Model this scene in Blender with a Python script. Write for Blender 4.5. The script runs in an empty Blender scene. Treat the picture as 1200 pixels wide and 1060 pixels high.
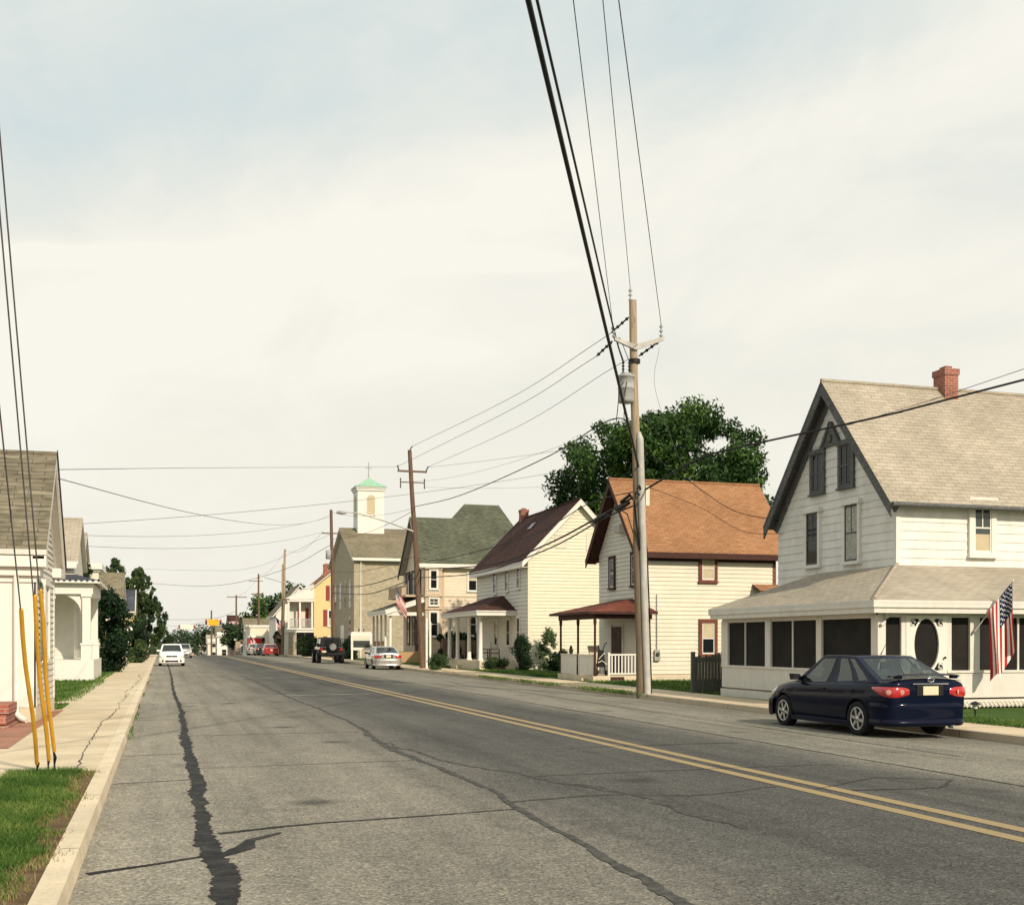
import bpy, bmesh, math, random
import numpy as np
from mathutils import Vector, Matrix
R = math.radians
random.seed(7)
rng = np.random.default_rng(11)
SC = bpy.context.scene
COL = SC.collection

# ------------------------------------------------------------------ materials
def new_mat(name):
    m = bpy.data.materials.new(name); m.use_nodes = True
    nt = m.node_tree; b = nt.nodes['Principled BSDF']
    return m, nt, b
def N(nt, t, **k):
    n = nt.nodes.new(t)
    for a, v in k.items(): setattr(n, a, v)
    return n
def ramp(nt, fac, stops):
    r = N(nt, 'ShaderNodeValToRGB'); e = r.color_ramp.elements
    while len(e) < len(stops): e.new(.5)
    for i, (p, c) in enumerate(stops):
        e[i].position = p; e[i].color = (*c, 1)
    nt.links.new(fac, r.inputs[0]); return r.outputs[0]
def noise(nt, vec, scale, detail=4, rough=.55, dist=0):
    n = N(nt, 'ShaderNodeTexNoise'); n.inputs['Scale'].default_value = scale
    n.inputs['Detail'].default_value = detail; n.inputs['Roughness'].default_value = rough
    n.inputs['Distortion'].default_value = dist
    if vec is not None: nt.links.new(vec, n.inputs['Vector'])
    return n.outputs['Fac']
def mapped(nt, vec, scale=(1,1,1), rot=(0,0,0)):
    m = N(nt, 'ShaderNodeMapping'); m.inputs['Scale'].default_value = scale; m.inputs['Rotation'].default_value = rot
    nt.links.new(vec, m.inputs['Vector']); return m.outputs[0]
def mixc(nt, f, a, b, mode='MIX'):
    n = N(nt, 'ShaderNodeMix', data_type='RGBA', blend_type=mode)
    for s, v in ((n.inputs[0], f), (n.inputs[6], a), (n.inputs[7], b)):
        if isinstance(v, (int, float)): s.default_value = v
        elif isinstance(v, tuple): s.default_value = (*v, 1) if len(v) == 3 else v
        else: nt.links.new(v, s)
    return n.outputs[2]
def mth(nt, op, a, b=None, c=None, clamp=False):
    n = N(nt, 'ShaderNodeMath', operation=op, use_clamp=clamp)
    for i, v in enumerate((a, b, c)):
        if v is None: continue
        if isinstance(v, (int, float)): n.inputs[i].default_value = v
        else: nt.links.new(v, n.inputs[i])
    return n.outputs[0]
def vmth(nt, op, a, b):
    n = N(nt, 'ShaderNodeVectorMath', operation=op)
    for i, v in enumerate((a, b)):
        if isinstance(v, tuple): n.inputs[i].default_value = v
        else: nt.links.new(v, n.inputs[i])
    return n
def bump(nt, b, h, strength=.3, dist=.01):
    n = N(nt, 'ShaderNodeBump'); n.inputs['Strength'].default_value = strength; n.inputs['Distance'].default_value = dist
    nt.links.new(h, n.inputs['Height']); nt.links.new(n.outputs[0], b.inputs['Normal'])
def pos(nt): return N(nt, 'ShaderNodeNewGeometry').outputs['Position']
def uvn(nt): return N(nt, 'ShaderNodeTexCoord').outputs['UV']

def plain(name, col, rough=.6, var=.12, scale=6, metal=0, spec=.18, dirt=None, dirt_amt=.25, bmp=0):
    """painted or raw surface with faint mottling and some weathering"""
    m, nt, b = new_mat(name); p = pos(nt)
    f = noise(nt, p, scale, 5)
    lo = tuple(max(0, c*(1-var)) for c in col); hi = tuple(min(1, c*(1+var)) for c in col)
    c = ramp(nt, f, [(.3, lo), (.7, hi)])
    if dirt:
        g = noise(nt, mapped(nt, p, (1.6, 1.6, .5)), 1.7, 6, .65)
        g = mth(nt, 'MULTIPLY', ramp(nt, g, [(.45, (0,0,0)), (.75, (1,1,1))]), dirt_amt)
        c = mixc(nt, g, c, dirt)
    nt.links.new(c, b.inputs['Base Color'])
    b.inputs['Roughness'].default_value = rough; b.inputs['Metallic'].default_value = metal
    b.inputs['Specular IOR Level'].default_value = spec
    if bmp: bump(nt, b, noise(nt, p, scale*6, 3), bmp, .01)
    return m
def shingles(name, c1, c2, mortar, row=.14, w=.30, blotch=.35, dash=.5):
    m, nt, b = new_mat(name); uv = uvn(nt)
    t = N(nt, 'ShaderNodeTexBrick'); nt.links.new(uv, t.inputs['Vector'])
    t.inputs['Scale'].default_value = 1; t.inputs['Row Height'].default_value = row; t.inputs['Brick Width'].default_value = w
    t.inputs['Mortar Size'].default_value = row*.07; t.inputs['Mortar Smooth'].default_value = .3; t.inputs['Bias'].default_value = 0
    for k, c in (('Color1', c1), ('Color2', c2), ('Mortar', mortar)): t.inputs[k].default_value = (*c, 1)
    n1 = noise(nt, uv, .5, 5, .6); n2 = noise(nt, mapped(nt, uv, (2.6, 9, 1)), 1.0, 3)
    k = ramp(nt, n1, [(.3, (1-blotch,)*3), (.7, (1+blotch*.4,)*3)])
    c = mixc(nt, 1.0, t.outputs['Color'], k, 'MULTIPLY')
    c = mixc(nt, dash, c, mixc(nt, 1.0, c, ramp(nt, n2, [(.40, (.5,)*3), (.56, (1.22,)*3)]), 'MULTIPLY'))
    nt.links.new(c, b.inputs['Base Color']); b.inputs['Roughness'].default_value = .9; b.inputs['Specular IOR Level'].default_value = .2
    bump(nt, b, mth(nt, 'SUBTRACT', noise(nt, uv, 60, 2), mth(nt, 'MULTIPLY', t.outputs['Fac'], 2.5)), .5, .012)
    return m
def brickmat(name, c1, c2, mortar, row=.075, w=.22, ms=.01):
    m, nt, b = new_mat(name); uv = uvn(nt)
    t = N(nt, 'ShaderNodeTexBrick'); nt.links.new(uv, t.inputs['Vector'])
    t.inputs['Scale'].default_value = 1; t.inputs['Row Height'].default_value = row; t.inputs['Brick Width'].default_value = w
    t.inputs['Mortar Size'].default_value = ms; t.inputs['Bias'].default_value = 0
    for k, c in (('Color1', c1), ('Color2', c2), ('Mortar', mortar)): t.inputs[k].default_value = (*c, 1)
    n1 = noise(nt, uv, 2.3, 5, .65)
    c = mixc(nt, 1.0, t.outputs['Color'], ramp(nt, n1, [(.25, (.7,)*3), (.75, (1.2,)*3)]), 'MULTIPLY')
    nt.links.new(c, b.inputs['Base Color']); b.inputs['Roughness'].default_value = .85
    bump(nt, b, mth(nt, 'SUBTRACT', noise(nt, uv, 40, 3), mth(nt, 'MULTIPLY', t.outputs['Fac'], 2)), .5, .01)
    return m
def foliage(name, dark, mid, light, trans=.25):
    m, nt, b = new_mat(name)
    a = N(nt, 'ShaderNodeAttribute', attribute_name='rnd')
    c = ramp(nt, a.outputs['Fac'], [(.0, dark), (.55, mid), (1, light)])
    nt.links.new(c, b.inputs['Base Color']); b.inputs['Roughness'].default_value = .6
    b.inputs['Specular IOR Level'].default_value = .25
    tr = N(nt, 'ShaderNodeBsdfTranslucent'); nt.links.new(c, tr.inputs[0])
    mx = N(nt, 'ShaderNodeMixShader'); mx.inputs[0].default_value = trans
    nt.links.new(b.outputs[0], mx.inputs[1]); nt.links.new(tr.outputs[0], mx.inputs[2])
    nt.links.new(mx.outputs[0], nt.nodes['Material Output'].inputs[0])
    return m
def wood(name, c1, c2, knots=True, dark_foot=False):
    m, nt, b = new_mat(name); p = pos(nt)
    g = noise(nt, mapped(nt, p, (14, 14, .7)), 1.5, 6, .65, .6)
    c = ramp(nt, g, [(.3, c1), (.7, c2)])
    if knots:
        k = noise(nt, mapped(nt, p, (5, 5, 1.6)), 1.3, 4, .7)
        c = mixc(nt, ramp(nt, k, [(.6, (0,0,0)), (.72, (.8,)*3)]), c, tuple(x*.25 for x in c1))
    if dark_foot:      # lower part of the pole coloured darker, blending out unevenly upward
        x = N(nt, 'ShaderNodeSeparateXYZ'); nt.links.new(p, x.inputs[0])
        z = mth(nt, 'MULTIPLY_ADD', k, 2.2, x.outputs[2]); z = mth(nt, 'DIVIDE', z, 12)
        c = mixc(nt, 1.0, c, ramp(nt, z, [(.0, (.42, .40, .37)), (.62, (.52, .49, .46)), (.80, (1, 1, 1))]), 'MULTIPLY')
    nt.links.new(c, b.inputs['Base Color']); b.inputs['Roughness'].default_value = .85
    bump(nt, b, g, .4, .01); return m
def gloss(name, col, rough=.05, metal=0, coat=0, spec=.5, flake=False):
    m, nt, b = new_mat(name); p = pos(nt)
    f = noise(nt, p, 3.0, 3)
    c = ramp(nt, f, [(.3, tuple(x*.92 for x in col)), (.7, tuple(min(1, x*1.06) for x in col))])
    nt.links.new(c, b.inputs['Base Color'])
    r = mth(nt, 'MULTIPLY_ADD', noise(nt, p, 9, 4), rough*.8, rough*.6)
    nt.links.new(r, b.inputs['Roughness'])
    b.inputs['Metallic'].default_value = metal; b.inputs['Coat Weight'].default_value = coat; b.inputs['Coat Roughness'].default_value = .04
    b.inputs['Specular IOR Level'].default_value = spec
    return m
def asphalt():
    m, nt, b = new_mat('asphalt'); p = pos(nt)
    x = N(nt, 'ShaderNodeSeparateXYZ'); nt.links.new(p, x.inputs[0])
    wob = noise(nt, mapped(nt, p, (.9, .25, 1)), 1.0, 5, .6)
    xs = mth(nt, 'MULTIPLY_ADD', mth(nt, 'SUBTRACT', wob, .5), .8, x.outputs[0])
    lane = ramp(nt, mth(nt, 'MULTIPLY_ADD', xs, 1/16, 1/16), [(.0, (.33,.305,.25)), (.08, (.29,.268,.22)), (.15, (.25,.231,.192)), (.21, (.245,.227,.19)),
          (.33, (.116,.114,.105)), (.38, (.118,.116,.107)), (.46, (.104,.102,.096)), (.6, (.118,.116,.106)), (.635, (.17,.162,.14)), (.66, (.25,.235,.195)), (.8, (.255,.238,.195)), (.95, (.22,.207,.17))])
    big = noise(nt, mapped(nt, p, (1, .35, 1)), .55, 6, .62)
    c = mixc(nt, 1.0, lane, ramp(nt, big, [(.28, (.78,)*3), (.72, (1.2, 1.18, 1.14))]), 'MULTIPLY')
    med = noise(nt, p, 3.2, 6, .7)
    c = mixc(nt, 1.0, c, ramp(nt, med, [(.3, (.86,)*3), (.7, (1.12,)*3)]), 'MULTIPLY')
    strk = noise(nt, mapped(nt, p, (2.6, .06, 1)), 1.0, 5, .6)
    c = mixc(nt, 1.0, c, ramp(nt, strk, [(.32, (.80,)*3), (.5, (1.0,)*3), (.7, (1.12, 1.11, 1.08))]), 'MULTIPLY')
    oil = N(nt, 'ShaderNodeTexVoronoi'); oil.inputs['Scale'].default_value = .55; nt.links.new(mixc(nt, .1, p, N(nt, 'ShaderNodeTexNoise').outputs['Color']), oil.inputs['Vector'])
    c = mixc(nt, ramp(nt, oil.outputs['Distance'], [(.05, (.65,)*3), (.16, (0,0,0))]), c, (.045, .043, .04))
    blot = noise(nt, mapped(nt, p, (1, .55, 1)), .9, 8, .72)
    c = mixc(nt, ramp(nt, blot, [(.57, (0,0,0)), (.70, (.55,)*3)]), c, (.075, .073, .067))
    v = N(nt, 'ShaderNodeTexVoronoi'); v.inputs['Scale'].default_value = 55; nt.links.new(p, v.inputs['Vector'])
    sp = N(nt, 'ShaderNodeSeparateColor'); nt.links.new(v.outputs['Color'], sp.inputs[0])
    agg = ramp(nt, sp.outputs[0], [(.0, (.45,)*3), (.25, (.82,)*3), (.8, (1.1,)*3), (.97, (1.7, 1.62, 1.45))])
    c = mixc(nt, .85, c, mixc(nt, 1.0, c, agg, 'MULTIPLY'))
    c = mixc(nt, 1.0, c, (.90, .915, .935), 'MULTIPLY'); nt.links.new(c, b.inputs['Base Color']); b.inputs['Roughness'].default_value = .92; b.inputs['Specular IOR Level'].default_value = .06
    h = mth(nt, 'ADD', mth(nt, 'MULTIPLY', v.outputs['Distance'], .8), mth(nt, 'MULTIPLY', noise(nt, p, 30, 4), 1.0))
    bump(nt, b, h, .55, .012)
    return m
def concrete(name, col, joint=1.5, off=0.0, jaxis=1):
    m, nt, b = new_mat(name); p = pos(nt)
    big = noise(nt, p, .8, 6, .65); fine = noise(nt, p, 45, 3, .6)
    c = ramp(nt, big, [(.28, tuple(k*.78 for k in col)), (.7, tuple(k*1.12 for k in col))])
    c = mixc(nt, 1.0, c, ramp(nt, fine, [(.3, (.85,)*3), (.7, (1.1,)*3)]), 'MULTIPLY')
    st = noise(nt, mapped(nt, p, (2.5, 1, 1)), 1.1, 6, .7)
    c = mixc(nt, ramp(nt, st, [(.58, (0,0,0)), (.78, (.45,)*3)]), c, tuple(k*.45 for k in col))
    if joint:
        x = N(nt, 'ShaderNodeSeparateXYZ'); nt.links.new(p, x.inputs[0])
        y = mth(nt, 'ADD', x.outputs[jaxis], mth(nt, 'MULTIPLY', noise(nt, p, 4, 3), .03))
        f = mth(nt, 'PINGPONG', mth(nt, 'ADD', y, off), joint/2)
        j = mth(nt, 'LESS_THAN', f, .011)
        c = mixc(nt, j, c, tuple(k*.28 for k in col))
    nt.links.new(c, b.inputs['Base Color']); b.inputs['Roughness'].default_value = .9; b.inputs['Specular IOR Level'].default_value = .2
    bump(nt, b, fine, .35, .006)
    return m
def worn_paint(name, col, under, thr=.5):
    m, nt, b = new_mat(name); p = pos(nt)
    n1 = noise(nt, p, 14, 6, .75); n2 = noise(nt, mapped(nt, p, (1, .3, 1)), 1.6, 4)
    f = ramp(nt, mth(nt, 'MULTIPLY_ADD', n2, .5, mth(nt, 'MULTIPLY', n1, .6)), [(thr-.06, (1,1,1)), (thr+.1, (0,0,0))])
    c = mixc(nt, f, under, mixc(nt, 1.0, col, ramp(nt, n1, [(.3, (.85,)*3), (.7, (1.1,)*3)]), 'MULTIPLY'))
    nt.links.new(c, b.inputs['Base Color']); b.inputs['Roughness'].default_value = .75
    return m
def dirtground(name, c1, c2, c3, scale=2.5):
    m, nt, b = new_mat(name); p = pos(nt)
    f = noise(nt, p, scale, 7, .68); g = noise(nt, p, scale*14, 4, .6)
    c = ramp(nt, f, [(.3, c1), (.52, c2), (.72, c3)])
    c = mixc(nt, 1.0, c, ramp(nt, g, [(.3, (.7,)*3), (.7, (1.25,)*3)]), 'MULTIPLY')
    nt.links.new(c, b.inputs['Base Color']); b.inputs['Roughness'].default_value = .95; b.inputs['Specular IOR Level'].default_value = .1
    bump(nt, b, g, .6, .03); return m

M = {}
M['asphalt'] = asphalt()
M['sidewalk'] = concrete('sidewalk_concrete', (.60,.50,.345), 1.52, .35)
M['sidewalk2'] = concrete('far_sidewalk_concrete', (.60,.485,.33), 1.5, .1)
M['curb'] = concrete('curb_concrete', (.66,.56,.40), 3.05, .2)
M['kerbdark'] = concrete('weathered_curb', (.44,.365,.26), 3.0, .6)
M['tar'] = plain('tar_sealant', (.020,.020,.0195), .7, .55, 14, spec=.12, dirt=(.10,.095,.08), dirt_amt=.5, bmp=.6)
M['tarold'] = plain('old_tar', (.072,.071,.066), .9, .45, 12, spec=.05, dirt=(.13,.125,.11), dirt_amt=.6, bmp=.4)
M['seam'] = plain('road_seam', (.06,.058,.053), .9, .4, 8, spec=.05)
M['yellow_line'] = worn_paint('yellow_road_paint', (.78,.37,.035), (.30,.22,.10), .24)
M['white_line'] = worn_paint('worn_white_paint', (.50,.47,.40), (.17,.16,.14), .47)
M['soil'] = dirtground('bare_soil', (.075,.05,.028), (.16,.11,.06), (.25,.18,.10), 5)
M['lawn'] = dirtground('lawn_ground', (.03,.06,.012), (.05,.10,.02), (.085,.12,.03), 1.3)
M['ground'] = dirtground('ground', (.05,.07,.025), (.09,.10,.04), (.16,.14,.08), .4)
M['brickpath'] = brickmat('brick_paving', (.30,.11,.065), (.38,.155,.09), (.30,.22,.15), .1, .2, .008)
M['brick'] = brickmat('red_brick', (.27,.065,.04), (.36,.10,.06), (.34,.25,.19))
M['white'] = plain('white_paint', (0.640,0.612,0.544), .55, .05, 5, dirt=(.42,.38,.30), dirt_amt=.3)
M['white2'] = plain('old_white_siding', (.71,.695,.64), .6, .06, 4, dirt=(.44,.41,.34), dirt_amt=.45)
M['whiteclean'] = plain('clean_white_paint', (0.689,0.664,0.596), .45, .03, 8)
M['peel'] = plain('peeling_grey_trim', (0.121,0.124,0.118), .8, .6, 22, dirt=(.06,.06,.06), dirt_amt=.6, bmp=.4)
M['vinyl'] = plain('cream_siding', (.655,.605,.485), .5, .04, 3, dirt=(.55,.48,.33), dirt_amt=.25)
M['vinyl_grey'] = plain('pale_siding', (.63,.605,.52), .5, .05, 3, dirt=(.5,.46,.35), dirt_amt=.25)
M['yellowwhite'] = plain('pale_yellow_siding', (.655,.61,.465), .5, .04, 3, dirt=(.6,.53,.36), dirt_amt=.2)
M['peach'] = plain('peach_siding', (.645,.55,.42), .55, .05, 2.5, dirt=(.55,.42,.29), dirt_amt=.25)
M['peachlight'] = plain('cream_upper_siding', (0.640,0.568,0.432), .55, .05, 2.5, dirt=(.6,.5,.36), dirt_amt=.2)
M['peachtrim'] = plain('salmon_trim', (.50,.385,.265), .6, .1, 6)
M['buttery'] = plain('butter_yellow_siding', (0.640,0.516,0.248), .55, .05, 3, dirt=(.5,.37,.16), dirt_amt=.2)
M['stone'] = brickmat('tan_block_wall', (.36,.31,.215), (.41,.355,.25), (.33,.285,.20), .22, .45, .012)
M['brown'] = plain('dark_brown_trim', (.055,.022,.016), .6, .3, 9)
M['redbrown'] = plain('red_brown_trim', (.16,.05,.028), .6, .25, 9)
M['shutter_red'] = plain('red_shutter', (.25,.05,.04), .6, .2, 9)
M['shutter_green'] = plain('grey_green_shutter', (.16,.19,.15), .6, .2, 9)
M['black'] = plain('black_metal', (.018,.018,.02), .5, .3, 12)
M['grey'] = plain('galvanised_grey', (.34,.345,.33), .5, .15, 8, dirt=(.18,.16,.13), dirt_amt=.5)
M['silverpipe'] = plain('grey_conduit', (.45,.44,.40), .45, .12, 5, dirt=(.25,.21,.16), dirt_amt=.5)
M['roof_tan'] = shingles('tan_shingles', (.37,.322,.25), (.42,.368,.285), (.25,.215,.165), .14, .33, .2, .2)
M['roof_left'] = shingles('weathered_brown_shingles', (.165,.145,.098), (.235,.205,.145), (.10,.088,.06), .13, .5, .3, .6)
M['roof_orange'] = shingles('orange_brown_shingles', (.305,.152,.072), (.355,.185,.092), (.20,.10,.047), .14, .33, .2, .25)
M['roof_maroon'] = shingles('dark_maroon_shingles', (.060,.026,.020), (.085,.036,.028), (.03,.014,.012), .14, .3, .35)
M['roof_red'] = shingles('red_brown_shingles', (.15,.045,.03), (.20,.065,.04), (.07,.025,.018), .14, .3, .35)
M['roof_green'] = shingles('green_grey_shingles', (.088,.098,.066), (.125,.135,.092), (.05,.055,.04), .14, .33, .3)
M['roof_church'] = shingles('grey_brown_shingles', (.20,.175,.115), (.25,.215,.14), (.11,.095,.065), .16, .35, .3)
M['roof_slate'] = shingles('blue_slate', (.05,.058,.075), (.085,.095,.11), (.03,.034,.04), .2, .35, .3)
M['copper'] = plain('verdigris_copper', (.26,.45,.31), .65, .18, 5)
M['polewood'] = wood('utility_pole_wood', (.23,.175,.11), (.41,.33,.22), True, True)
M['poledark'] = wood('creosote_pole_wood', (.085,.05,.032), (.17,.105,.065))
M['oldfence'] = wood('weathered_grey_boards', (.05,.055,.046), (.13,.13,.105))
M['porchwood'] = wood('porch_wood', (.33,.21,.10), (.45,.30,.15), False)
M['cable'] = plain('black_cable', (.012,.013,.014), .6, .2, 6)
M['wire'] = plain('grey_wire', (.10,.10,.095), .5, .2, 6)
M['guard'] = plain('yellow_plastic_guard', (.68,.36,.035), .5, .12, 5, dirt=(.35,.2,.05), dirt_amt=.4)
M['screen'] = plain('dark_insect_screen', (.013,.0115,.0095), .75, .45, 1.6, spec=.2)
M['glass'] = gloss('window_glass', (.008,.010,.011), .05, spec=.28)
M['glassy'] = gloss('old_window_glass', (.05,.06,.055), .06, spec=.55)
M['blind'] = plain('cream_window_blind', (.48,.41,.27), .7, .08, 4)
M['curtain'] = plain('pale_curtain', (.36,.36,.31), .8, .35, 12)
def clearglass(name, tint, refl):
    m, nt, b = new_mat(name); p = pos(nt)
    b = N(nt, 'ShaderNodeBsdfGlossy'); b.inputs['Color'].default_value = (refl, refl*1.0, refl*.95, 1)
    nt.links.new(mth(nt, 'MULTIPLY_ADD', noise(nt, p, 6, 3), .03, .005), b.inputs['Roughness'])
    tr = N(nt, 'ShaderNodeBsdfTransparent'); tr.inputs[0].default_value = (*tint, 1)
    lw = N(nt, 'ShaderNodeLayerWeight'); lw.inputs[0].default_value = .28
    f = mth(nt, 'MULTIPLY_ADD', lw.outputs['Fresnel'], .6, .12, clamp=True)
    mx = N(nt, 'ShaderNodeMixShader'); nt.links.new(f, mx.inputs[0])
    nt.links.new(tr.outputs[0], mx.inputs[1]); nt.links.new(b.outputs[0], mx.inputs[2]); nt.links.new(mx.outputs[0], nt.nodes['Material Output'].inputs[0])
    return m
M['carglass'] = clearglass('car_glass', (.52, .62, .57), .8)
M['seat'] = plain('car_seat_cloth', (.05,.055,.055), .85, .2, 20)
M['rubber'] = plain('tyre_rubber', (.014,.014,.014), .8, .3, 14)
M['rim'] = gloss('alloy_rim', (.50,.50,.49), .25, metal=.85)
M['navy'] = gloss('navy_car_paint', (.0035,.006,.018), .12, spec=.06, coat=.22)
M['silver'] = gloss('silver_car_paint', (.50,.48,.44), .25, metal=.55, coat=1)
M['carwhite'] = gloss('white_car_paint', (.80,.78,.73), .2, coat=1)
M['carred'] = gloss('red_car_paint', (.34,.018,.02), .2, coat=1)
M['cardark'] = gloss('dark_car_paint', (.02,.023,.025), .2, coat=1)
M['blackgloss'] = gloss('black_vehicle_paint', (.008,.008,.010), .2, coat=1)
M['plastic'] = plain('black_plastic', (.009,.009,.010), .6, .3, 12, spec=.25)
M['chrome'] = gloss('chrome', (.75,.75,.74), .12, metal=1)
M['tail'] = gloss('red_lamp_lens', (.42,.012,.012), .1, coat=1)
M['lens'] = gloss('clear_lamp_lens', (.60,.30,.24), .12, coat=1)
M['headlamp'] = gloss('headlamp_lens', (.62,.62,.58), .1, coat=1)
M['plate'] = plain('number_plate', (.62,.56,.38), .5, .08, 30)
M['flagred'] = plain('flag_red_cloth', (.50,.03,.035), .85, .1, 20)
M['flagwhite'] = plain('flag_white_cloth', (.84,.80,.72), .85, .05, 20)
M['flagblue'] = plain('flag_blue_cloth', (.012,.016,.06), .85, .15, 20)
M['signyellow'] = plain('yellow_sign', (.75,.40,.02), .5, .06, 3)
M['signpale'] = plain('pale_sign_board', (.72,.68,.55), .5, .06, 3)
M['signred'] = plain('red_truck_paint', (.50,.02,.02), .45, .08, 3)
M['pink'] = plain('pink_render', (.56,.37,.31), .7, .08, 3)
M['brickfar'] = plain('dull_brick_wall', (.36,.27,.21), .8, .12, 4)
M['leaf_big'] = foliage('broad_leaves', (.010,.030,.008), (.036,.088,.014), (.16,.26,.045))
M['leaf_dark'] = foliage('dark_shrub_leaves', (.006,.018,.007), (.013,.036,.012), (.035,.075,.02))
M['leaf_conifer'] = foliage('conifer_sprays', (.016,.036,.014), (.055,.095,.03), (.15,.19,.065))
M['leaf_light'] = foliage('pale_shrub_leaves', (.04,.08,.03), (.10,.15,.06), (.30,.33,.18))
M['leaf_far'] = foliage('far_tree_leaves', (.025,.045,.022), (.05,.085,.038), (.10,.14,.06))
M['grass'] = foliage('grass_blades', (.03,.075,.012), (.08,.165,.025), (.26,.30,.08), .3)
M['drygrass'] = foliage('dry_grass_blades', (.16,.13,.05), (.26,.21,.09), (.38,.32,.16), .3)

# ------------------------------------------------------------------ object helpers
def tag(o, label=None, cat=None, group=None, kind=None):
    if label: o['label'] = label
    if cat: o['category'] = cat
    if group: o['group'] = group
    if kind: o['kind'] = kind
    return o
def thing(name, label, cat, loc=(0,0,0), rz=0, group=None):
    o = bpy.data.objects.new(name, None); COL.objects.link(o)
    o.empty_display_size = .3
    o.location = loc; o.rotation_euler = (0, 0, rz)
    return tag(o, label, cat, group)
def base_of(o):
    v = Vector((0, 0, 0))
    while o is not None:
        v += o.location; o = o.parent
    return v
class MB:
    """collects geometry in world (or local) coordinates, then links it as one mesh object"""
    def __init__(s): s.v = []; s.f = []; s.mi = []; s.sm = []
    def add(s, vs, fs, mi=0, smooth=False):
        o = len(s.v); s.v.extend([tuple(p) for p in vs])
        for f in fs: s.f.append(tuple(i+o for i in f)); s.mi.append(mi); s.sm.append(smooth)
        return s
    def poly(s, pts, mi=0): return s.add(pts, [tuple(range(len(pts)))], mi)
    def box(s, x0, x1, y0, y1, z0, z1, mi=0):
        v = [(x, y, z) for x in (x0, x1) for y in (y0, y1) for z in (z0, z1)]
        return s.add(v, [(0,1,3,2),(4,6,7,5),(0,4,5,1),(2,3,7,6),(0,2,6,4),(1,5,7,3)], mi)
    def fb(s, F, a0, a1, b0, b1, c0, c1, mi=0):
        v = [F(a, b, c) for a in (a0, a1) for b in (b0, b1) for c in (c0, c1)]
        return s.add(v, [(0,1,3,2),(4,6,7,5),(0,4,5,1),(2,3,7,6),(0,2,6,4),(1,5,7,3)], mi)
    def slab(s, pts, t, mi=0, mi2=None):
        """flat polygon thickened straight down by t; top mi, rest mi2"""
        n = len(pts); mi2 = mi if mi2 is None else mi2
        lo = [(x, y, z-t) for x, y, z in pts]
        s.add(pts, [tuple(range(n))], mi); s.add(lo, [tuple(reversed(range(n)))], mi2)
        for i in range(n):
            j = (i+1) % n; s.add([pts[i], pts[j], lo[j], lo[i]], [(0,1,2,3)], mi2)
        return s
    def prism(s, pts, d, mi=0):
        n = len(pts); q = [tuple(Vector(p)+Vector(d)) for p in pts]
        s.add(pts, [tuple(reversed(range(n)))], mi); s.add(q, [tuple(range(n))], mi)
        for i in range(n):
            j = (i+1) % n; s.add([pts[i], pts[j], q[j], q[i]], [(0,1,2,3)], mi)
        return s
    def tube(s, pts, r, n=8, mi=0, cap=True, smooth=True):
        pts = [Vector(p) for p in pts]; rs = r if isinstance(r, (list, tuple)) else [r]*len(pts)
        vs = []
        for i, p in enumerate(pts):
            d = (pts[min(i+1, len(pts)-1)] - pts[max(i-1, 0)]).normalized()
            a = d.cross(Vector((0, 0, 1)) if abs(d.z) < .95 else Vector((1, 0, 0))).normalized(); b = d.cross(a)
            for k in range(n):
                t = 2*math.pi*k/n; vs.append(p + (a*math.cos(t) + b*math.sin(t))*rs[i])
        fs = [(i*n+k, i*n+(k+1) % n, (i+1)*n+(k+1) % n, (i+1)*n+k) for i in range(len(pts)-1) for k in range(n)]
        s.add(vs, fs, mi, smooth)
        if cap:
            s.add(vs[:n], [tuple(range(n))], mi); s.add(vs[-n:], [tuple(reversed(range(n)))], mi)
        return s
    def lathe(s, prof, c, axis='z', n=20, mi=0, smooth=True):
        """prof: (r, h) pairs turned round an axis through c"""
        vs = []
        for r_, h in prof:
            for k in range(n):
                t = 2*math.pi*k/n; u, w = r_*math.cos(t), r_*math.sin(t)
                vs.append({'z': (c[0]+u, c[1]+w, c[2]+h), 'x': (c[0]+h, c[1]+u, c[2]+w), 'y': (c[0]+u, c[1]+h, c[2]+w)}[axis])
        m = len(prof)
        fs = [(i*n+k, i*n+(k+1) % n, (i+1)*n+(k+1) % n, (i+1)*n+k) for i in range(m-1) for k in range(n)]
        s.add(vs, fs, mi, smooth)
        s.add(vs[:n], [tuple(range(n))], mi); s.add(vs[-n:], [tuple(range(n))], mi)
        return s
    def build(s, name, mats, parent=None, bevel=0, local=False, rnd=None, fix=True):
        if not isinstance(mats, (list, tuple)): mats = [mats]
        off = base_of(parent) if (parent is not None and not local) else Vector((0, 0, 0))
        me = bpy.data.meshes.new(name)
        if not s.v: s.v = [(0,0,0)]
        V = np.array(s.v, dtype=float) - np.array(off)
        me.from_pydata(V.tolist(), [], s.f)
        for m in mats: me.materials.append(m)
        me.polygons.foreach_set('material_index', s.mi); me.polygons.foreach_set('use_smooth', s.sm)
        if fix and len(s.f) < 6000:
            bm = bmesh.new(); bm.from_mesh(me); bmesh.ops.recalc_face_normals(bm, faces=bm.faces); bm.to_mesh(me); bm.free()
        auto_uv(me, off)
        if rnd is not None:
            at_ = me.attributes.new('rnd', 'FLOAT', 'FACE'); at_.data.foreach_set('value', rnd)
        me.update()
        o = bpy.data.objects.new(name, me); COL.objects.link(o)
        if parent is not None: o.parent = parent
        if bevel:
            b = o.modifiers.new('bevel', 'BEVEL'); b.width = bevel; b.segments = 2; b.limit_method = 'ANGLE'; b.angle_limit = R(40)
        return o
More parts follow.
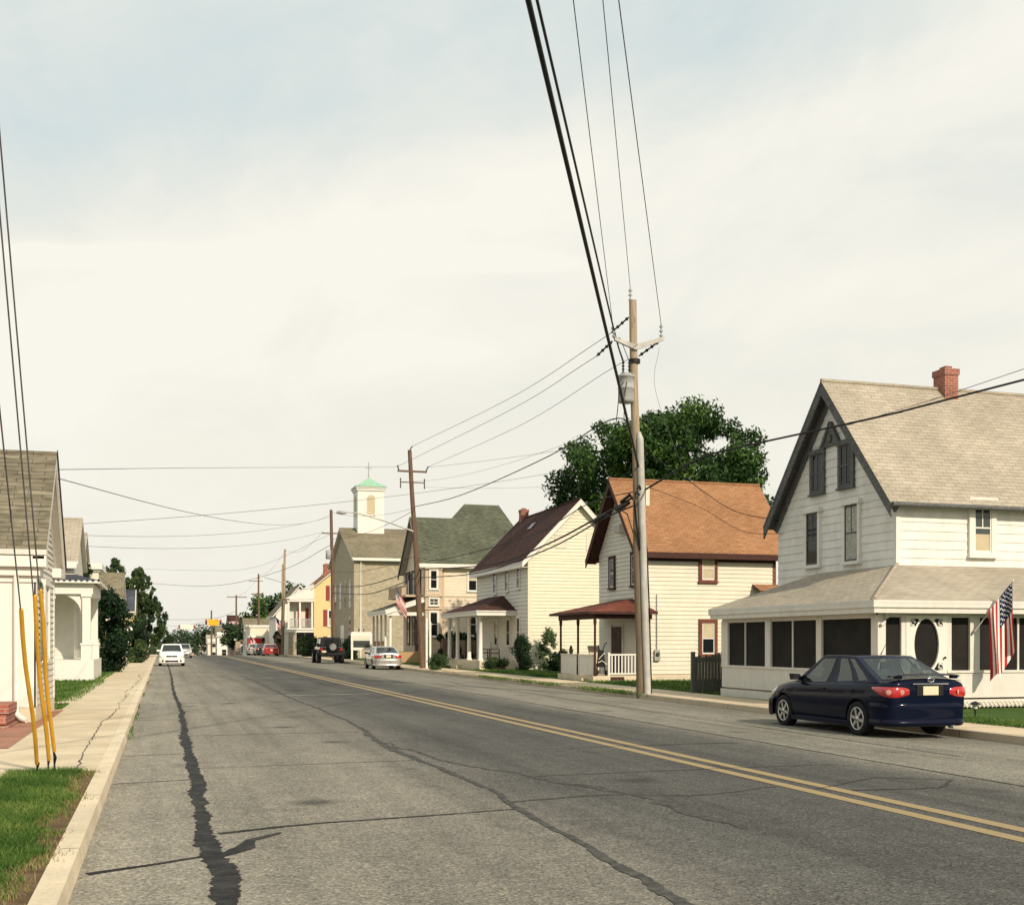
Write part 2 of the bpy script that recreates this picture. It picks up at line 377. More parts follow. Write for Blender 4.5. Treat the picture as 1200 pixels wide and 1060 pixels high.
def auto_uv(me, off):
    """metre-scaled UVs: u level along each face, v up its slope"""
    n = len(me.polygons)
    if n == 0 or n > 60000: return
    uv = me.uv_layers.new(name='UVMap')
    co = np.empty(len(me.vertices)*3); me.vertices.foreach_get('co', co); co = co.reshape(-1, 3) + np.array(off)
    nl = len(me.loops); li = np.empty(nl, dtype=np.int32); me.loops.foreach_get('vertex_index', li)
    nm = np.empty(n*3); me.polygons.foreach_get('normal', nm); nm = nm.reshape(-1, 3)
    tot = np.empty(n, dtype=np.int32); me.polygons.foreach_get('loop_total', tot)
    nn = np.repeat(nm, tot, axis=0)
    t = np.stack([-nn[:, 1], nn[:, 0], np.zeros(nl)], 1); l = np.linalg.norm(t, axis=1)
    flat = l < .02; t[flat] = (1, 0, 0); l[flat] = 1; t /= l[:, None]
    b = np.cross(nn, t); p = co[li]
    d = np.stack([(p*t).sum(1), (p*b).sum(1)], 1)
    uv.data.foreach_set('uv', d.ravel())
def frame(O, u, n):
    O, u, n = Vector(O), Vector(u).normalized(), Vector(n).normalized()
    return lambda a, b, c: tuple(O + u*a + Vector((0, 0, 1))*b + n*c)
def FS(x, y): return frame((x, y, 0), (1, 0, 0), (0, -1, 0))     # wall facing the viewer, a = metres to the right
def FW(x, y): return frame((x, y, 0), (0, 1, 0), (-1, 0, 0))     # wall facing the street from the right side, a = metres along the road
def FE(x, y): return frame((x, y, 0), (0, 1, 0), (1, 0, 0))      # wall facing the street from the left side
def lap(mb, F, a0, a1, z0, z1, e=.14, d=.016, top=None, mi=0):
    """lap siding between a0 and a1; top = (at, zt) makes a gable triangle from z1 up"""
    def course(l0, r0, l1, r1, zA, zB):
        mb.add([F(l0, zA, d), F(r0, zA, d), F(r1, zB, .003), F(l1, zB, .003)], [(0,1,2,3)], mi)
        mb.add([F(l0, zA, d), F(r0, zA, d), F(r0, zA, 0), F(l0, zA, 0)], [(3,2,1,0)], mi)
    d *= 1.9; z = z0
    while z < z1 - .01:
        zB = min(z+e, z1); course(a0, a1, a0, a1, z, zB); z = zB
    if top:
        at_, zt = top; z = z1
        while z < zt - .02:
            zB = min(z+e, zt-.001); f0 = (z-z1)/(zt-z1); f1 = (zB-z1)/(zt-z1)
            course(a0+(at_-a0)*f0, a1+(at_-a1)*f0, a0+(at_-a0)*f1, a1+(at_-a1)*f1, z, zB); z = zB
def window(par, F, a0, a1, b0, b1, trim='whiteclean', sash='whiteclean', pane='glass', tw=.1, hood=0, split=.5, muntin=0, blind=None, depth=.09, label=None):
    """sash window standing proud of the siding: casing with sill > sash, pane, blind"""
    m = MB()
    m.fb(F, a0-tw, a0, b0-tw*.4, b1, 0, depth).fb(F, a1, a1+tw, b0-tw*.4, b1, 0, depth)
    m.fb(F, a0-tw-hood, a1+tw+hood, b1, b1+tw*1.2, 0, depth+.01+hood)
    m.fb(F, a0-tw-.03, a1+tw+.03, b0-tw*.9, b0-tw*.4, 0, depth+.045).fb(F, a0, a1, b0-tw*.4, b0, 0, depth-.004)
    w = m.build('window', M[trim], par)
    if label: w['label'] = label
    s = MB(); t = .04; bm_ = b0+(b1-b0)*split
    s.fb(F, a0, a0+t, b0, b1, .0, depth-.018).fb(F, a1-t, a1, b0, b1, .0, depth-.018)
    s.fb(F, a0+t, a1-t, b0, b0+t*1.4, 0, depth-.02).fb(F, a0+t, a1-t, b1-t, b1, 0, depth-.02).fb(F, a0+t, a1-t, bm_-t*.5, bm_+t*.5, 0, depth-.02)
    if muntin:
        am = (a0+a1)/2; s.fb(F, am-.015, am+.015, bm_+t*.5, b1-t, 0, depth-.025)
        if muntin > 1: s.fb(F, am-.015, am+.015, b0+t*1.4, bm_-t*.5, 0, depth-.025)
    s.build('sash', M[sash], w)
    MB().fb(F, a0+t*.5, a1-t*.5, b0+t*.5, b1-t*.5, -.02, depth-.038).build('pane', M[pane], w)
    if blind:
        MB().fb(F, a0+t, a1-t, b0+(b1-b0)*blind[0]+t*.6, b0+(b1-b0)*blind[1]-t, 0, depth-.034).build('blind', M[blind[2] if len(blind) > 2 else 'blind'], w)
    return w
def gable_y(x0, x1, y0, y1, z0, ze, zr):          # core with the ridge along Y
    return [(x0, y0, z0), (x1, y0, z0), (x1, y0, ze), ((x0+x1)/2, y0, zr), (x0, y0, ze)], (0, y1-y0, 0)
def gable_x(x0, x1, y0, y1, z0, ze, zr):          # core with the ridge along X
    return [(x0, y0, z0), (x0, y1, z0), (x0, y1, ze), (x0, (y0+y1)/2, zr), (x0, y0, ze)], (x1-x0, 0, 0)
def zg(y): return 0 if y < 135 else -((y-135)**2)*.00022 if y < 190 else -.6655-(y-190)*.0242
# ------------------------------------------------------------------ the ground
YS = [-45, -20, 0, 15, 31, 50, 70, 95, 120, 135, 145, 155, 165, 175, 190, 240, 330, 450, 620]
def rc(y): return float(np.interp(y, [-45, 15, 31, 50, 70, 95, 620], [13.5, 13.62, 13.8, 14.0, 14.2, 14.2, 14.1]))
def strip(name, mat, xa, xb, z, y0, y1, kind='structure', drop=0, label=None):
    """sheet following the road profile between x limits (numbers or functions of y); drop adds a face down the street side"""
    ys = [y0] + [y for y in YS if y0 < y < y1] + [y1]
    fa = xa if callable(xa) else (lambda y: xa); fb_ = xb if callable(xb) else (lambda y: xb)
    mb = MB(); vs = []
    for y in ys: vs += [(fa(y), y, zg(y)+z), (fb_(y), y, zg(y)+z)]
    mb.add(vs, [(2*i, 2*i+1, 2*i+3, 2*i+2) for i in range(len(ys)-1)])
    if drop:
        for fx, sgn in ((fa, 0), (fb_, 1)):
            vs = []
            for y in ys: vs += [(fx(y), y, zg(y)+z), (fx(y)+(.02 if sgn else -.02), y, zg(y)+z-drop)]
            mb.add(vs, [(2*i, 2*i+1, 2*i+3, 2*i+2) for i in range(len(ys)-1)])
    o = mb.build(name, M[mat]); o['kind'] = kind
    return o
# one sheet of land to the horizon
g = MB(); xs = [-900, -300, -90, -30, 0, 20, 60, 150, 400, 1200]; ys = YS + [900, 1500]; ys = [-400]+ys
g.add([(x, y, zg(min(y, 620))-.17) for y in ys for x in xs], [(j*len(xs)+i, j*len(xs)+i+1, (j+1)*len(xs)+i+1, (j+1)*len(xs)+i) for j in range(len(ys)-1) for i in range(len(xs)-1)])
g.build('ground', M['ground'])['kind'] = 'structure'
rd = MB(); XR = [0, .2, .4, .52, .6, .7, .8, .88, .94, 1.0]; vs = []     # crowned: it falls to the right gutter
def cz(x): return -.085*max(0, (x-7)/6.8)**2
for y in YS: vs += [(-.58+(rc(y)+.58)*q, y, zg(y)+cz(-.58+(rc(y)+.58)*q)) for q in XR]
nx = len(XR); rd.add(vs, [(j*nx+i, j*nx+i+1, (j+1)*nx+i+1, (j+1)*nx+i) for j in range(len(YS)-1) for i in range(nx-1)])
rd.build('road', M['asphalt'])['kind'] = 'structure'
strip('curb', 'curb', -.735, -.575, .125, -45, 620, drop=.15)
strip('curb', 'kerbdark', lambda y: rc(y), lambda y: rc(y)+.18, .055, -45, 620, drop=.17)
strip('sidewalk', 'sidewalk', -2.45, -.737, .118, 14.3, 620)
strip('sidewalk', 'sidewalk', -3.6, -1.62, .114, -45, 14.3)
strip('sidewalk', 'sidewalk2', lambda y: rc(y)+.18, lambda y: float(np.interp(y, [24, 26, 45, 60, 80], [15.05, 15.7, 16.1, 16.4, 16.5])), .043, -45, 620)
strip('lawn', 'lawn', lambda y: rc(y)+.15, 60, .02, -45, 130)
strip('lawn', 'lawn', -40, -2.3, .10, 21, 130)
strip('path', 'brickpath', -6, -2.08, .124, 17.6, 27.2)
strip('path', 'sidewalk', -9, -2.35, .12, 29.4, 31.0)
strip('soil_verge', 'soil', -1.64, -.737, .112, -45, 14.32)

# road markings
for x in (6.74, 7.10):
    strip('center_line', 'yellow_line', lambda y, x=x: x-.085, lambda y, x=x: x+.085, .004, -45, 300)
for (y, xa, xb, w) in ((35.2, 2.7, 6.2, .22), (53.0, 3.0, 6.4, .2), (66.5, 2.6, 6.5, .22)):
    MB().poly([(xa, y, .004), (xb, y+.5, .004), (xb, y+.5+w, .004), (xa, y+w, .004)]).build('road_marking', M['white_line'])['kind'] = 'structure'

def crack(pts, w, mat, seed, z=.005, step=.12, jag=.5, wander=.05, name='road_crack'):
    """poured sealant along a polyline: ragged edges, wandering width"""
    r = np.random.default_rng(seed); L = [];
    P = [np.array(p, float) for p in pts]; W = w if isinstance(w, (list, tuple)) else [w]*len(P)
    for i in range(len(P)-1):
        n = max(2, int(np.linalg.norm(P[i+1]-P[i])/step))
        for k in range(n): t = k/n; L.append((P[i]*(1-t)+P[i+1]*t, W[i]*(1-t)+W[i+1]*t))
    L.append((P[-1], W[-1])); n = len(L); o = np.zeros(n); q = 0
    wf = np.ones(n); s = 0
    for i in range(n):
        q = q*.965 + r.normal()*wander*.45; o[i] = q; s = s*.93 + r.normal()*.075; wf[i] = max(.3, 1+s)
    vs = []
    for i, (p, ww) in enumerate(L):
        d = L[min(i+1, n-1)][0]-L[max(i-1, 0)][0]; d /= np.linalg.norm(d)+1e-9; nn = np.array([-d[1], d[0]])
        a = p+nn*(o[i]+ww*.5*wf[i]*(1+r.uniform(-jag, jag)*.6)); b = p+nn*(o[i]-ww*.5*wf[i]*(1+r.uniform(-jag, jag)*.6))
        vs += [(a[0], a[1], zg(a[1])+cz(a[0])+z), (b[0], b[1], zg(b[1])+cz(b[0])+z)]
    o = MB().add(vs, [(2*i, 2*i+2, 2*i+3, 2*i+1) for i in range(n-1)]).build(name, M[mat], fix=False); o['kind'] = 'structure'
crack([(.40, 2), (.36, 7), (.42, 8.2), (.33, 10), (.40, 14), (.38, 20), (.43, 27), (.36, 40), (.42, 60), (.4, 95)], [.11, .12, .15, .15, .15, .14, .10, .09, .07, .06], 'tar', 3, .006, jag=.32, wander=.009, step=.022)
crack([(.45, 10.05), (1.3, 10.35), (2.2, 10.5), (3.4, 10.75)], [.085, .06, .05, .03], 'tar', 5, .005, wander=.015)
crack([(.4, 9.0), (.62, 9.3), (.68, 9.65), (.95, 9.95)], [.10, .13, .08, .04], 'tar', 9, .0052, wander=.02)
crack([(-.5, 8.55), (-.1, 8.75), (.36, 9.05)], [.08, .05, .05], 'tar', 12, .0051, wander=.012)
crack([(3.05, 3), (3.1, 6.8), (3.22, 9.5), (3.4, 12), (3.35, 17), (3.7, 24), (3.6, 34), (3.7, 60)], [.07, .10, .08, .10, .10, .06, .05, .04], 'tarold', 21, .0054, wander=.02, step=.08)
crack([(3.3, 11.2), (4.6, 11.4), (5.3, 11.0), (6.6, 11.4)], [.05, .12, .05, .03], 'tarold', 22, .0047, wander=.04)
crack([(3.3, 19), (3.9, 14.5), (4.7, 12.1), (5.2, 11.0), (5.0, 9)], [.04, .07, .15, .2, .1], 'tarold', 24, .0043, wander=.06)
crack([(9.2, -8), (9.35, 16), (9.45, 25), (9.5, 60), (9.6, 120)], .045, 'seam', 31, .0046, wander=.02, step=.4)
crack([(-.99, 14.4), (-.97, 24), (-.985, 60)], .014, 'seam', 61, .1265, wander=.04, step=.15, name='sidewalk_seam')
crack([(11.0, 14), (11.1, 24), (11.6, 40)], .03, 'seam', 33, .0046, wander=.03)
for i, (y, xa, xb, w) in enumerate(((13.9, -.55, .35, .03), (15.3, .45, 3.3, .022), (17.2, -.5, .38, .028), (20.6, .45, 3.4, .03), (25.0, -.55, 3.5, .02), (31.5, .4, 3.6, .03), (38, -.55, 6.5, .035), (18.6, 3.5, 6.5, .02), (13.2, 4.2, 8.6, .02), (16.5, 5.2, 8.9, .03), (27, 3.5, 6.6, .025), (50, -.5, 6.5, .05), (68, -.5, 3.5, .06))):
    crack([(xa, y), ((xa+xb)/2, y+.12), (xb, y+.2)], w, 'seam', 40+i, .0049, wander=.02)
crack([(6.9, 11.2), (8.2, 11.9), (8.9, 11.5), (8.3, 10.9), (7.2, 10.9)], .03, 'seam', 60, .0048, wander=.03)

# ------------------------------------------------------------------ grass and leaves
def blades(name, mat, sampler, n, h, w, seed, z=.1, kind='stuff', lean=.5):
    r = np.random.default_rng(seed); P = np.array([sampler(r) for _ in range(n)])
    hh = h*r.uniform(.45, 1.25, n); an = r.uniform(0, 6.283, n); ww = w*r.uniform(.6, 1.4, n)
    lx = r.normal(0, lean, n)*hh; ly = r.normal(0, lean, n)*hh; mask = np.ones(n)
    zz = P[:, 2] if P.shape[1] > 2 else np.full(n, z)
    a = np.stack([P[:, 0]-np.cos(an)*ww, P[:, 1]-np.sin(an)*ww, zz], 1); b = np.stack([P[:, 0]+np.cos(an)*ww, P[:, 1]+np.sin(an)*ww, zz], 1)
    c = np.stack([P[:, 0]+lx*.35-np.cos(an)*ww*.7, P[:, 1]+ly*.35-np.sin(an)*ww*.7, zz+hh*.6], 1); d = c + np.stack([np.cos(an)*ww*1.4, np.sin(an)*ww*1.4, 0*an], 1)
    e = np.stack([P[:, 0]+lx, P[:, 1]+ly, zz+hh], 1)
    V = np.stack([a, b, d, c, e], 1).reshape(-1, 3)
    i5 = np.arange(n)*5; F = []
    for i in i5: F.append((i, i+1, i+2, i+3)); F.append((i+3, i+2, i+4))
    mb = MB(); mb.v = V; mb.f = F; mb.mi = [0]*len(F); mb.sm = [False]*len(F)
    mb.v = V.tolist()
    rn = np.repeat(np.clip(r.normal(.5, .2, n)+.25*np.sin(P[:, 0]*5+P[:, 1]*2.1)*np.sin(P[:, 1]*3.3), 0, 1), 2)
    o = mb.build(name, M[mat], fix=False, rnd=rn)
    if kind: o['kind'] = kind
    return o
def edge_noise(y): return .07*math.sin(y*2.3)+.05*math.sin(y*5.9+1)+.03*math.sin(y*13.1)
def verge(r):
    while 1:
        y = r.uniform(5.5, 14.25); x = r.uniform(-1.68, -.74)
        right = -.92+edge_noise(y)-max(0, (y-13.4))*.08
        if x < right or (r.random() < .10 and x < right+.12): return (x, y)
blades('grass_verge', 'grass', verge, 46000, .075, .0042, 1, .11)
blades('dry_grass', 'drygrass', lambda r: (-.93+edge_noise(y_ := r.uniform(5.5, 14.2))+r.normal(0, .085), y_), 6000, .045, .0035, 2, .11)
blades('lawn_grass', 'grass', lambda r: (r.uniform(-9, -2.3)+ (.25*math.sin(r.random()*9)), r.uniform(31.2, 47)), 26000, .09, .012, 3, .10)
blades('lawn_grass', 'grass', lambda r: (r.uniform(-4, -2.15), r.uniform(27.5, 29.6)), 4000, .09, .010, 4, .10)
blades('lawn_grass', 'grass', lambda r: (r.uniform(-8, -2.2), r.uniform(47, 85)), 12000, .10, .02, 5, .10)
blades('lawn_grass', 'grass', lambda r: (r.uniform(15.1, 16.05)+r.normal(0, .05), r.uniform(15.5, 23.2)), 12000, .10, .008, 6, .02)
blades('lawn_grass', 'grass', lambda r: (r.uniform(15.9, 25), r.uniform(31.9, 43.5)), 14000, .10, .014, 7, .02)
blades('lawn_grass', 'grass', lambda r: (r.uniform(16.4, 19.4), r.uniform(50.5, 61.5)), 10000, .12, .02, 8, .02)
blades('lawn_grass', 'grass', lambda r: (r.uniform(16.5, 20), r.uniform(69, 82)), 7000, .14, .03, 9, .02)
blades('curb_weeds', 'grass', lambda r: (rc(y_ := min(52, max(31.5, r.choice([33.5, 35, 36.5, 41, 44, 47.5, 50])+r.normal(0, .8))))+.02+r.normal(0, .06), y_), 2200, .13, .010, 10, .0)
blades('curb_weeds', 'drygrass', lambda r: (rc(y_ := r.uniform(33, 60))+.22+r.normal(0, .04), y_), 1400, .06, .010, 12, .05)
blades('curb_weeds', 'grass', lambda r: (-.56+r.normal(0, .03), r.choice([22, 26, 30, 37, 48, 60])+r.normal(0, .9)), 420, .06, .008, 11, .0)

def leaves(mb_or_none, centers, radii, n, size, seed, squash=1.0, shell=.55):
    """leaf-sized quads through a set of clumps; returns verts, faces, rnd"""
    r = np.random.default_rng(seed); C = np.array(centers); Rr = np.array(radii)
    w = Rr**2; w = w/w.sum(); idx = r.choice(len(C), n, p=w)
    d = r.normal(size=(n, 3)); d /= np.linalg.norm(d, axis=1)[:, None]
    rad = Rr[idx]*(shell+(1-shell)*r.random(n))*(r.random(n)**.25)
    d2 = d*rad[:, None]; d2[:, 2] *= squash; P = C[idx]+d2
    u = r.normal(size=(n, 3)); nrm = d*.7+u*.6; nrm /= np.linalg.norm(nrm, axis=1)[:, None]
    t = np.cross(nrm, r.normal(size=(n, 3))); t /= np.linalg.norm(t, axis=1)[:, None]; b = np.cross(nrm, t)
    s = (size*r.uniform(.55, 1.4, n))[:, None]
    V = np.stack([P-t*s, P-b*s*.45, P+t*s, P+b*s*.45], 1).reshape(-1, 3)
    F = [(4*i, 4*i+1, 4*i+2, 4*i+3) for i in range(n)]
    cl = r.normal(0, .16, len(C))[idx]
    return V, F, np.clip(.42+cl+r.normal(0, .17, n), 0, 1)
def crown(name, mat, centers, radii, n, size, seed, parent=None, squash=1.0, shell=.55):
    V, F, rn = leaves(None, centers, radii, n, size, seed, squash, shell)
    mb = MB(); mb.v = V.tolist(); mb.f = F; mb.mi = [0]*n; mb.sm = [False]*n
    return mb.build(name, M[mat], parent, fix=False, rnd=rn)
def tree(name, label, loc, h, rad, zc, nclump, n, size, seed, mat='leaf_big', trunk=.25, clump=.33, group=None, flat=1.0, cat='tree'):
    """tapered trunk with limbs and a crown of leaf clumps on an uneven ellipsoid"""
    r = np.random.default_rng(seed); root = thing(name, label, cat, loc, 0, group)
    C = []; Rr = []
    for i in range(nclump):
        d = r.normal(size=3); d /= np.linalg.norm(d); a_ = math.atan2(d[1], d[0])
        k = r.uniform(.2, .97)**.55; rr = rad*(1+.15*math.sin(3*a_+seed)+.12*math.sin(4.3*d[2]+2*a_+seed))
        C.append((loc[0]+d[0]*rr*k, loc[1]+d[1]*rr*k, loc[2]+zc+d[2]*(h-zc)*.86*k*flat)); Rr.append(rad*clump*r.uniform(.55, 1.2))
    t = MB(); tp = [(loc[0], loc[1], loc[2]-.1), (loc[0]+.05*h*.1, loc[1], loc[2]+zc*.4), (loc[0]-.02*h, loc[1]+.01*h, loc[2]+zc*.85), (loc[0], loc[1], loc[2]+zc+(h-zc)*.45)]
    t.tube(tp, [trunk*1.25, trunk*.9, trunk*.6, trunk*.15], 9)
    for i in range(min(9, nclump)):
        c = C[i]; s = tp[1] if i % 2 else tp[2]
        mid = ((s[0]+c[0])/2+r.normal(0, .15), (s[1]+c[1])/2, (s[2]+c[2])/2+.2)
        t.tube([s, mid, c], [trunk*.4, trunk*.25, trunk*.06], 6)
    t.build('trunk', M['poledark'], root, fix=False)
    crown('crown', mat, C, Rr, n, size, seed+1, root)
    return root
# ------------------------------------------------------------------ white house with the screened porch
def roof_fascia(mb, p, q, h, t=.03):
    """board hanging below an eave or rake edge p-q"""
    d = Vector(q)-Vector(p); n = Vector((d.y, -d.x, 0)); n = n.normalized()*t if n.length > 1e-6 else Vector((t, 0, 0))
    mb.prism([p, q, (q[0], q[1], q[2]-h), (p[0], p[1], p[2]-h)], n)
def gable_roof_x(par, x0, x1, yn, yf, yr, ze, zr, mat, t=.12, soffit=None):
    m = MB(); mats = [M[mat], M[soffit or 'brown']]
    m.slab([(x0, yn, ze), (x1, yn, ze), (x1, yr, zr), (x0, yr, zr)], t, 0, 1)
    m.slab([(x0, yr, zr), (x1, yr, zr), (x1, yf, ze), (x0, yf, ze)], t, 0, 1)
    m.tube([(x0+.01, yr, zr+.005), (x1-.01, yr, zr+.005)], .06, 6, 0)
    return m.build('roof', mats, par)
def gable_roof_y(par, y0, y1, xn, xf, xr, ze, zr, mat, t=.12, soffit=None):
    m = MB(); mats = [M[mat], M[soffit or 'brown']]
    m.slab([(xn, y0, ze), (xn, y1, ze), (xr, y1, zr), (xr, y0, zr)], t, 0, 1)
    m.slab([(xr, y0, zr), (xr, y1, zr), (xf, y1, ze), (xf, y0, ze)], t, 0, 1)
    m.tube([(xr, y0+.01, zr+.005), (xr, y1-.01, zr+.005)], .06, 6, 0)
    return m.build('roof', mats, par)
def chimney(par, x0, x1, y0, y1, z0, z1):
    m = MB().box(x0, x1, y0, y1, z0, z1-.22).box(x0-.03, x1+.03, y0-.03, y1+.03, z1-.22, z1-.04).box(x0+.12, x1-.12, y0+.12, y1-.12, z1-.04, z1+.06)
    return m.build('chimney', M['brick'], par)
def corner(par, x, y, sx, sy, z0, z1, w=.12, mat='whiteclean', t=.028):
    """corner board wrapping a corner; sx, sy point out of the walls"""
    m = MB(); a = sorted((x-sx*w, x+sx*t)); b = sorted((y+sy*.0, y+sy*t)); m.box(a[0], a[1], b[0], b[1], z0, z1)
    a = sorted((x, x+sx*t)); b = sorted((y-sy*w, y-sy*.001)); m.box(a[0], a[1], b[0], b[1], z0, z1)
    return m.build('corner_board', M[mat], par)

h1 = thing('house', 'white clapboard house with tan shingle roof, peeling grey trim and screened wraparound porch', 'house', (22, 28.8, 0))
m = MB(); m.prism(*gable_x(18.31, 29, 25.81, 31.79, 0, 5.40, 8.88))
lap(m, FW(18.3, 25.8), 0, 6, .3, 5.42, .235, .013, (3.0, 8.86)); lap(m, FS(18.3, 25.8), 0, 10.7, .3, 5.38, .235, .011)
m.build('wall', M['white2'], h1)
corner(h1, 18.3, 25.8, -1, -1, .3, 5.38, .10, 'white2', .026)
rf = gable_roof_x(h1, 17.92, 29.2, 25.52, 32.08, 28.8, 5.22, 9.05, 'roof_tan', .10, 'peel')
m = MB()   # bargeboards and soffit trim under the front rake
for s in (-1, 1):
    p = (17.93, 28.8, 8.94); q = (17.93, 28.8+s*3.28, 5.11)
    m.prism([p, q, (q[0], q[1], q[2]-.28), (p[0], p[1], p[2]-.30)], (.045, 0, 0))
    m.prism([(18.27, 28.8, 8.86), (18.27, 28.8+s*3.2, 5.12), (18.27, 28.8+s*3.0, 5.0), (18.27, 28.8, 8.5)], (-.05, 0, 0))
m.build('bargeboard', M['peel'], h1)
m = MB().tube([(17.95, 25.46, 5.17), (29.1, 25.46, 5.16)], .065, 8); m.build('gutter', M['peel'], h1)
chimney(h1, 21.88, 22.34, 28.52, 29.05, 8.6, 9.66)
F = FW(18.3, 25.8)
window(h1, F, 3.43, 3.97, 5.98, 7.08, 'peel', 'peel', 'glass', .11, .02, .5, 2, label='attic window with peeling grey casing')
window(h1, F, 1.95, 2.50, 5.98, 7.12, 'peel', 'peel', 'glass', .11, .02, .5, 2, label='attic window with peeling grey casing')
window(h1, F, 3.66, 4.27, 3.88, 5.40, 'white2', 'peel', 'glass', .11, .05, .5, 1)
window(h1, F, 1.66, 2.27, 3.86, 5.42, 'white2', 'peel', 'glassy', .11, .05, .5, 1, (.02, .98, 'curtain'))
m = MB(); m.prism([F(2.5, 7.2, .02), F(3.44, 7.2, .02), F(2.97, 7.76, .02)], Vector(F(0, 0, .1))-Vector(F(0, 0, .02)))
m.prism([F(2.44, 7.18, .02), F(2.56, 7.18, .02), F(3.0, 7.82, .02), F(2.95, 7.90, .02)], Vector(F(0, 0, .14))-Vector(F(0, 0, .02)))
m.prism([F(3.50, 7.18, .02), F(3.38, 7.18, .02), F(2.94, 7.82, .02), F(2.99, 7.90, .02)], Vector(F(0, 0, .14))-Vector(F(0, 0, .02)))
m.lathe([(.09, 0), (.13, .03), (.09, .06)], F(2.97, 7.42, .15), 'x', 12); m.build('gable_ornament', M['peel'], h1)
window(h1, FS(18.3, 25.8), 2.36, 2.90, 4.0, 5.27, 'whiteclean', 'whiteclean', 'glassy', .16, .02, .52, 1, (0, .42))
# porch
m = MB(); e = 2.60; t_ = 3.64
m.slab([(15.72, 23.02, e), (15.72, 31.45, e), (18.32, 29.5, t_), (18.32, 25.82, t_)], .07, 0, 1)
m.slab([(15.72, 31.45, e), (18.32, 31.45, e), (18.32, 29.5, t_)], .07, 0, 1)
m.slab([(26, 23.02, e), (15.72, 23.02, e), (18.32, 25.82, t_), (26, 25.82, t_)], .07, 0, 1)
m.tube([(15.74, 23.04, e+.01), (18.32, 25.8, t_+.012)], .055, 6); m.build('porch_roof', [M['roof_tan'], M['white']], h1)
m = MB().box(15.76, 15.80, 23.06, 31.4, 2.30, 2.525).box(15.80, 26, 23.06, 23.10, 2.30, 2.525)
m.box(15.72, 15.76, 23.02, 31.44, 2.43, 2.527).box(15.76, 26, 23.02, 23.06, 2.43, 2.527).box(15.80, 18.3, 23.10, 31.38, 2.40, 2.43).box(18.3, 26, 23.1, 25.8, 2.40, 2.43)
m.build('porch_fascia', M['white'], h1)
F = FW(16.1, 23.4); Fs = FS(16.1, 23.4)
m = MB(); m.fb(F, 0, 7.9, .28, .88, -.06, 0).fb(F, 0, 7.9, .88, .94, -.08, .03).fb(F, -.02, 7.92, .0, .235, -.1, .035).fb(F, 0, 7.9, 2.24, 2.40, -.08, .0)
m.fb(Fs, .0, .74, .28, .88, -.06, .001).fb(Fs, 1.9, 10, .28, .88, -.06, .001).fb(Fs, .0, .74, .88, .94, -.08, .03).fb(Fs, 1.9, 10, .88, .94, -.08, .03)
m.fb(Fs, .0, .74, .06, .235, -.1, .035).fb(Fs, 1.9, 10, .06, .235, -.1, .035).fb(Fs, 0, 10, 2.26, 2.40, -.08, .001)
m.build('porch_wall', M['white'], h1)
for a0, a1 in ((7.50, 7.9), (4.99, 5.28), (2.42, 2.66), (.003, .26)):
    MB().fb(F, a0, a1, .94, 2.24, -.1, .02).build('porch_post', M['white'], h1)
for a0, a1 in ((-.025, .19), (.62, .74), (1.89, 2.02), (2.55, 2.83), (4.6, 4.86), (6.9, 7.1)):
    MB().fb(Fs, a0, a1, .94, 2.26, -.1, .022).build('porch_post', M['white'], h1)
for a0, a1 in ((5.28, 7.50), (2.66, 4.99), (.26, 2.42)):
    s = MB().fb(F, a0, a1, .94, 2.24, -.05, -.045).build('porch_screen', M['screen'], h1)
    q = (a0+a1)/2 + (.1 if a0 > 5 else .05)
    m = MB().fb(F, a0, a1, 2.19, 2.24, -.045, -.012)
    if a0 > 1: m.fb(F, q-.022, q+.022, .94, 2.19, -.045, -.012)
    m.build('screen_mullion', M['white'], s)
for a0, a1, q in ((.19, .62, 0), (2.02, 2.55, 0), (2.83, 4.6, 3.98), (4.86, 6.9, 5.9)):
    s = MB().fb(Fs, a0, a1, .94, 2.26, -.05, -.045).build('porch_screen', M['screen'], h1)
    m = MB().fb(Fs, a0, a1, 2.21, 2.26, -.045, -.012)
    if q: m.fb(Fs, q-.025, q+.025, .94, 2.21, -.045, -.012)
    m.build('screen_mullion', M['white'], s)
m = MB(); ca, cb, ea, eb = 1.315, 1.56, .345, .62; K = 48; a0, a1, b0, b1 = .745, 1.885, .12, 2.255; vs = []
for c in (.03, -.02):
    for k in range(K):
        t = 2*math.pi*k/K; w = 1
        vs.append(Fs(ca+ea*w*math.cos(t), cb+eb*w*math.sin(t), c))
    for k in range(K):
        t = 2*math.pi*k/K; x, y = math.cos(t), math.sin(t)
        sc = 1/max(abs(x), abs(y)); vs.append(Fs((a0+a1)/2+(a1-a0)/2*x*sc, (b0+b1)/2+(b1-b0)/2*y*sc, c))
for o in (0, 2*K): m.add(vs, [(o+k, o+(k+1) % K, o+K+(k+1) % K, o+K+k) for k in range(K)])
m.add(vs, [(k, (k+1) % K, 2*K+(k+1) % K, 2*K+k) for k in range(K)])
dr = m.build('screen_door', M['whiteclean'], h1)
MB().fb(Fs, .80, 1.83, .2, 2.2, -.045, -.03).build('door_screen', M['screen'], dr)
for sx in (-1, 1):
    for sy in (-1, 1):
        m = MB()
        for r_ in (.07, .045):
            c = (ca+sx*(.40-r_*.2), cb+sy*(.50+r_*.3)); m.tube([Fs(c[0]+r_*math.cos(q), c[1]+r_*math.sin(q), .033) for q in np.linspace(0, 5.4, 12)], .011, 5)
        m.build('fretwork', M['whiteclean'], dr)
